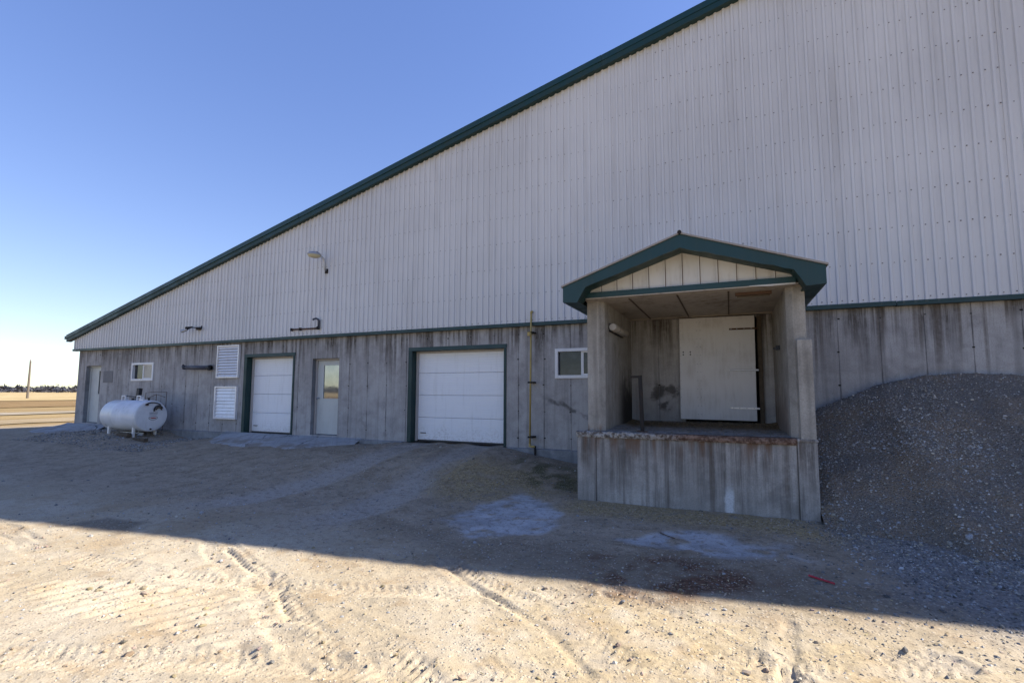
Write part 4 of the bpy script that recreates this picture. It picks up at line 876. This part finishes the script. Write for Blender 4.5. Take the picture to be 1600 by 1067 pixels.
for x in (TX0+0.40, TX1-0.62):
    obj('lifting_lug', MB().box(x-0.10, x-0.07, TY-0.05, TY+0.05, TZ+TR-0.01, TZ+TR+0.13).box(x+0.07, x+0.10, TY-0.05, TY+0.05, TZ+TR-0.01, TZ+TR+0.13).box(x-0.10, x+0.10, TY-0.049, TY+0.049, TZ+TR+0.11, TZ+TR+0.145), M_VINYL, tank, bevel=0.004)
obj('top_rail', MB().tube([(TX0+0.45, TY, TZ+TR+0.12), (TX1-0.66, TY, TZ+TR+0.09)], 0.014, 8), M_IRON, tank)
obj('filler_cap', MB().tube([(TX0+0.82, TY, TZ+TR-0.005), (TX0+0.82, TY, TZ+TR+0.06)], 0.04, 12), M_IRON, tank)
obj('vent_stack', MB().prism([(-16.98, TZ+TR-0.02), (-16.84, TZ+TR-0.02), (-16.80, TZ+TR+0.36), (-16.93, TZ+TR+0.37)], TY+0.10, TY+0.20), M_BLACK, tank, bevel=0.006)
obj('hatch', B(TX1-0.55, TX1-0.36, TY-0.06, TY+0.06, TZ+TR-0.01, TZ+TR+0.03), M_VINYL, tank, bevel=0.004)
obj('valve', MB().tube([(TX1-0.18, TY, TZ+TR-0.01), (TX1-0.18, TY, TZ+TR+0.07)], 0.025, 8).tube([(TX1-0.24, TY, TZ+TR+0.06), (TX1-0.12, TY, TZ+TR+0.06)], 0.012, 6), M_IRON, tank)
ex = TX1+0.016
def on_end(pts, r, mat, name, x=ex+0.012): obj(name, MB().tube([(x, TY+y, TZ+z) for y, z in pts], r, 7), mat, tank)
arc = lambda cy, cz, r, a0, a1, n=14: [(cy+r*math.cos(math.radians(a0+(a1-a0)*k/n)), cz+r*math.sin(math.radians(a0+(a1-a0)*k/n))) for k in range(n+1)]
on_end(arc(0.0, 0.0, 0.40, 118, 55), 0.016, M_BLACK, 'hose'); on_end(arc(0.16, 0.18, 0.12, 200, 20), 0.022, M_BLACK, 'hose', ex+0.03)
on_end(arc(0.17, 0.17, 0.08, 170, 0), 0.020, M_WOOD, 'hose', ex+0.035); on_end([(-0.20, 0.35), (-0.16, 0.33), (-0.12, 0.345)], 0.022, M_RUST, 'nozzle', ex+0.02)
for k, (z, a, b) in enumerate(((0.10, -0.10, 0.17), (0.07, -0.08, 0.16), (0.04, -0.09, 0.15))):
    obj('faded_lettering', B(ex-0.001, ex+0.002, TY+a+0.02, TY+b, TZ+z-0.009, TZ+z+0.009), M_GREYMARK, tank)
def ell(a, b, x0, x1, mat, name, z=-0.06, y=0.04):
    n = 28; mb = MB(); mb.v = [(x, TY+y+a*math.cos(2*math.pi*k/n), TZ+z+b*math.sin(2*math.pi*k/n)) for x in (x0, x1) for k in range(n)]
    mb.f = [tuple(range(n))[::-1], tuple(range(n, 2*n))]+[(k, (k+1) % n, (k+1) % n+n, k+n) for k in range(n)]; obj(name, mb, mat, tank)
ell(0.125, 0.062, ex-0.001, ex+0.003, M_MARK, 'emblem'); ell(0.112, 0.050, ex+0.0031, ex+0.005, M_VINYL, 'emblem'); ell(0.085, 0.020, ex+0.0051, ex+0.007, M_MARKR, 'emblem')
obj('drain_plug', MB().tube([(ex-0.002, TY-0.02, TZ-0.385), (ex+0.03, TY-0.02, TZ-0.385)], 0.022, 10), M_IRON, tank)
gq = lambda a, b: float(ground_all(np.array([a+0.25]), np.array([b]), False)[0])
for k, (a, b, y) in enumerate(((-16.75, -16.2, -1.36), (-16.05, -15.5, -1.30))):
    tag(obj('timber_block', B(a, b, y-0.06, y+0.06, gq(a, y)-0.03, gq(a, y)+0.075), M_WOOD, bevel=0.008), ('dark timber lying below the middle of the white tank', 'dark timber lying below the right end of the white tank')[k], 'timber', 'timbers below the tank')

# ------------------------------------------------------------------ pole in the field
px, py = -134.4, 42.8
pb = float(ground_all(np.array([px]), np.array([py]), False)[0])+(float(fbm(np.array([px*0.012]), np.array([py*0.012]), 3, 90)[0])-0.5)*float(sst(np.hypot(px, py), 50, 400))
t = thing('utility_pole', 'lone thin wooden utility pole standing in the stubble field', 'pole', (px, py, pb))
obj('shaft', MB().tube([(px, py, pb-0.3), (px, py, pb+4), (px, py, pb+7.9)], [0.24, 0.20, 0.15], 8), M_POLE, t); obj('insulator', MB().tube([(px, py, pb+7.9), (px+0.1, py-0.1, pb+8.25)], [0.14, 0.08], 6), M_GALV, t)

# ------------------------------------------------------------------ gravel pile, stones, straw
def PH(x, y):
    cr = np.interp(x, [0.9, 1.42, 2.33, 2.93, 3.49, 4.09, 6.5, 8.5, 10.5], [0.60, 0.95, 1.36, 1.50, 1.52, 1.48, 1.40, 0.9, -0.5])
    toe = np.interp(x, [0.9, 1.26, 1.72, 2.3, 4, 7, 10.5], [2.55, 3.0, 3.3, 3.5, 3.7, 3.8, 2.8])+(fbm(x*1.7, x*0, 3, 209)-0.5)*0.7
    t = np.clip((-y-0.25)/(toe-0.25), 0, 1.2)
    z = -0.47+(cr+0.47)*(1-np.minimum(t, 1))**1.02-0.25*np.maximum(t-1, 0)
    return z+(fbm(x*1.0+3, y*1.0, 4, 201)-0.5)*0.24*sst(t, 0.0, 0.25)*sst(t, 1.25, 0.7)+(fbm(x*9, y*9, 3, 203)-0.5)*0.05
X, Y = np.meshgrid(np.arange(1.032, 10.6, 0.05), np.arange(-4.6, -0.003, 0.05), indexing='ij'); x, y = X.ravel(), Y.ravel()
z = PH(x, y); k = np.arange(len(x)).reshape(X.shape); Fq = np.stack([k[:-1,:-1].ravel(), k[1:,:-1].ravel(), k[1:,1:].ravel(), k[:-1,1:].ravel()], -1)
m = Mat('gravel_fines', 0.95, 0, 0.15); P = m.pos(); n = m.noise(P, 1.1, 4); n2 = m.noise(P, 40, 4, 0.7); v = m.vor(P, 45, out='Color'); vs = m.n('ShaderNodeSeparateColor'); m.put(vs.inputs[0], v)
c = m.mix(m.ss(n, 0.4, 0.6), (0.23, 0.195, 0.155), (0.30, 0.225, 0.15)); c = m.mix(m.mul(vs.outputs[0], 0.5), c, (0.30, 0.28, 0.265)); c = m.mix(m.mul(m.ss(n2, 0.4, 0.65), 0.45), c, (0.06, 0.05, 0.042))
m.col(c); m.bump(m.add(m.vor(P, 45), n2), 1.0, 0.03)
pile = npobj('gravel_pile', np.stack([x, y, z], -1), Fq, m.m, smooth=True); tag(pile, 'large heap of dark crushed gravel against the wall right of the dock', 'gravel pile')

ICO_V = np.array([(0,0,1)]+[(0.894*math.cos(a), 0.894*math.sin(a), 0.447) for a in np.arange(5)*2*math.pi/5]+[(0.894*math.cos(a), 0.894*math.sin(a), -0.447) for a in (np.arange(5)+0.5)*2*math.pi/5]+[(0,0,-1)])
ICO_F = np.array([(0,i,i%5+1) for i in range(1,6)]+[(i,i+5,i%5+1) for i in range(1,6)]+[(i%5+1,i+5,i%5+6) for i in range(1,6)]+[(11,i%5+6,i+5) for i in range(1,6)])
OCT_V = np.array([(1,0,0),(0,1,0),(-1,0,0),(0,-1,0),(0,0,1),(0,0,-1.0)]); OCT_F = np.array([(0,1,4),(1,2,4),(2,3,4),(3,0,4),(1,0,5),(2,1,5),(3,2,5),(0,3,5)])
def scatter(name, x, y, z, size, tint, mat, parent, kind='stuff', flat=0.6, BV=OCT_V, BF=OCT_F, elong=None, tilt=0.35):
    n = len(x); a = rng.uniform(0, 2*np.pi, n); V = BV[None]*(1+rng.uniform(-0.28, 0.28, (n, len(BV), 1)))
    sx = size if elong is None else size*elong; V = V*np.stack([sx, size*rng.uniform(0.6, 1.0, n), size*flat], -1)[:, None, :]
    ti = rng.normal(0, tilt, n); ct, st_ = np.cos(ti)[:, None], np.sin(ti)[:, None]
    V = np.stack([V[...,0]*ct-V[...,2]*st_, V[...,1], V[...,0]*st_+V[...,2]*ct], -1)
    ca, sa = np.cos(a)[:, None], np.sin(a)[:, None]; V = np.stack([V[...,0]*ca-V[...,1]*sa, V[...,0]*sa+V[...,1]*ca, V[...,2]], -1)
    V += np.stack([x, y, z], -1)[:, None, :]
    Fa = (BF[None]+(np.arange(n)*len(BV))[:, None, None]).reshape(-1, 3)
    T = np.repeat(np.concatenate([tint, np.ones((n, 1))], -1), len(BV), axis=0)
    return npobj(name, V.reshape(-1, 3), Fa, mat, parent, cols={'tint': T}, kind=kind)
def greys(n, lo, hi, warm=0.04):
    g = rng.uniform(lo, hi, n)*rng.uniform(0.7, 1.15, n); wv = rng.uniform(-0.3, 1, n)*warm
    return np.clip(np.stack([g*(1+wv*2), g*(1+wv*0.6), g*(1-wv*2)], -1), 0.01, 0.9)
def tans(n, lo=0.2, hi=0.5):
    g = rng.uniform(lo, hi, n); return np.stack([g, g*rng.uniform(0.72, 0.86, n), g*rng.uniform(0.42, 0.65, n)], -1)
for n, mu, sg_, hi, BV, BF, nm in ((52000, -4.75, 0.35, 0.024, OCT_V, OCT_F, 'gravel_chips'), (9000, -4.4, 0.36, 0.03, ICO_V, ICO_F, 'gravel_stones')):
    x = rng.uniform(1.04, 7.0, n); y = -4.4*rng.uniform(0, 1, n)**0.8; z = PH(x, y)
    ok = ((z > -0.46) | (rng.random(n) < 0.4)) & (rng.random(n) < 0.35+0.65*sst(fbm(x*0.8, y*0.8, 3, 207), 0.62, 0.42)); x, y, z = x[ok], y[ok], z[ok]
    s = np.clip(rng.lognormal(mu, sg_, len(x)), 0.005, hi)
    scatter(nm, x, y, np.maximum(z, ground_all(x, y, False))+s*0.1, s, greys(len(x), 0.12, 0.54, 0.08), M_STONE, pile, BV=BV, BF=BF, flat=0.7)
# loose stones on the yard
def yard_pts(n, x0, x1, y0, y1, sel=None):
    x = rng.uniform(x0, x1, n); y = rng.uniform(y0, y1, n); z, a1, a2 = ground_all(x, y)
    ok = ~((x > PX0-0.02) & (x < PX1+0.02) & (y > FY-0.02)) & (a1[:, 0] < 0.5)
    ok &= ~((x > -14.2) & (x < -8.5) & (y > -1.6))
    if sel is not None: ok &= rng.random(n) < sel(x, y, a1, a2)
    return x[ok], y[ok], z[ok]
x, y, z = yard_pts(26000, -9, 4, -8.8, -0.2, lambda x, y, a, b: 0.25+0.75*fbm(x*0.9, y*0.9, 3, 300)**1.5)
s = np.clip(rng.lognormal(-5.0, 0.45, len(x)), 0.003, 0.02); c = greys(len(x), 0.12, 0.5, 0.10)
scatter('pebbles', x, y, z+s*0.1, s, c, M_STONE, ground)
x, y, z = yard_pts(1500, -16, 4.5, -8.8, -0.2, lambda x, y, a, b: 0.3+0.7*a[:, 3]); s = np.clip(rng.lognormal(-4.05, 0.3, len(x)), 0.01, 0.035)
scatter('small_stones', x, y, z+s*0.1, s, greys(len(x), 0.10, 0.42, 0.10), M_STONE, ground, BV=ICO_V, BF=ICO_F)
x, y, z = yard_pts(16000, 0.6, 5.0, -6, -2.2, lambda x, y, a, b: np.clip(a[:, 3]+0.12, 0, 1)*(0.3+0.7*fbm(x*2, y*2, 3, 305))); s = np.clip(rng.lognormal(-4.5, 0.4, len(x)), 0.005, 0.03)
scatter('crushed_gravel', x, y, z+s*0.1, s, greys(len(x), 0.08, 0.36, 0.07), M_STONE, ground)
x, y, z = yard_pts(3000, -20, -13.5, -2.6, -0.3); s = np.clip(rng.lognormal(-4.0, 0.4, len(x)), 0.008, 0.05)
scatter('stones_by_tank', x, y, z+s*0.1, s, greys(len(x), 0.10, 0.40, 0.06), M_STONE, ground)
n = 170; x = rng.uniform(1.1, 4.5, n); toe = np.interp(x, [0.9, 1.26, 1.72, 2.3, 4, 7], [2.6, 3.0, 3.3, 3.5, 3.7, 3.8]); y = -toe-np.abs(rng.normal(0, 0.35, n))+0.25
z = np.maximum(ground_all(x, y, False), PH(x, y)); s = np.clip(rng.lognormal(-4.0, 0.35, n), 0.01, 0.04)
scatter('rolled_stones', x, y, z+s*0.25, s, greys(n, 0.12, 0.45, 0.12), M_STONE, pile, BV=ICO_V, BF=ICO_F, flat=0.7)
# straw and wood chips
x, y, z = yard_pts(90000, -5.5, 3.5, -8.6, -0.3, lambda x, y, a, b: np.clip((0.05+1.0*a[:, 2]+0.35*a[:, 1])*sst(y, -6.6, -5.2)+0.03+0.10*sst(y, -5, -6.5)*sst(x, -3, 0)*fbm(x*2, y*2, 2, 310), 0, 1)*(x > -5.5))
n = len(x); s = rng.uniform(0.0025, 0.006, n)
scatter('straw_litter', x, y, z+0.006, s, tans(n, 0.15, 0.62), M_STRAW, ground, flat=0.35, elong=rng.uniform(1.5, 6, n), tilt=0.15)
n = 4500; x = rng.uniform(-1.8, 0.74, n); y = np.where(rng.random(n) < 0.75, -0.15-0.7*rng.random(n)**2, -2.4+2.3*rng.random(n)); z = np.full(n, ZF)+0.012+0.05*rng.random(n)*(y > -0.7)
scatter('floor_straw', x, y, z, rng.uniform(0.002, 0.005, n), tans(n, 0.08, 0.36), M_STRAW, dock, flat=0.5, elong=rng.uniform(4, 14, n))
# clods in the sun
x, y, z = yard_pts(1400, -8, 3.5, -8.6, -5.4, lambda x, y, a, b: 0.2+b[:, 2]); s = np.clip(rng.lognormal(-4.2, 0.35, len(x)), 0.008, 0.035)
scatter('clods', x, y, z, s, tans(len(x), 0.24, 0.36), M_STONE, ground, BV=ICO_V, BF=ICO_F, flat=0.55)
gzv = lambda a, b: float(ground_all(np.array([a]), np.array([b]), False)[0])
P = [(0.60, -4.84), (0.68, -4.885), (0.78, -4.95)]
tag(obj('red_stick', MB().tube([(a, b, gzv(a, b)+0.014) for a, b in P], 0.0085, 7), M_RED), 'thin red stick lying on the dark ground in front of the dock', 'stick')
P = [(-0.80, -4.0), (-0.72, -4.07), (-0.62, -4.19)]
tag(obj('twig', MB().tube([(a, b, gzv(a, b)+0.012) for a, b in P], 0.006, 6), M_WOOD), 'dark bent twig on the pale concrete patch', 'twig')
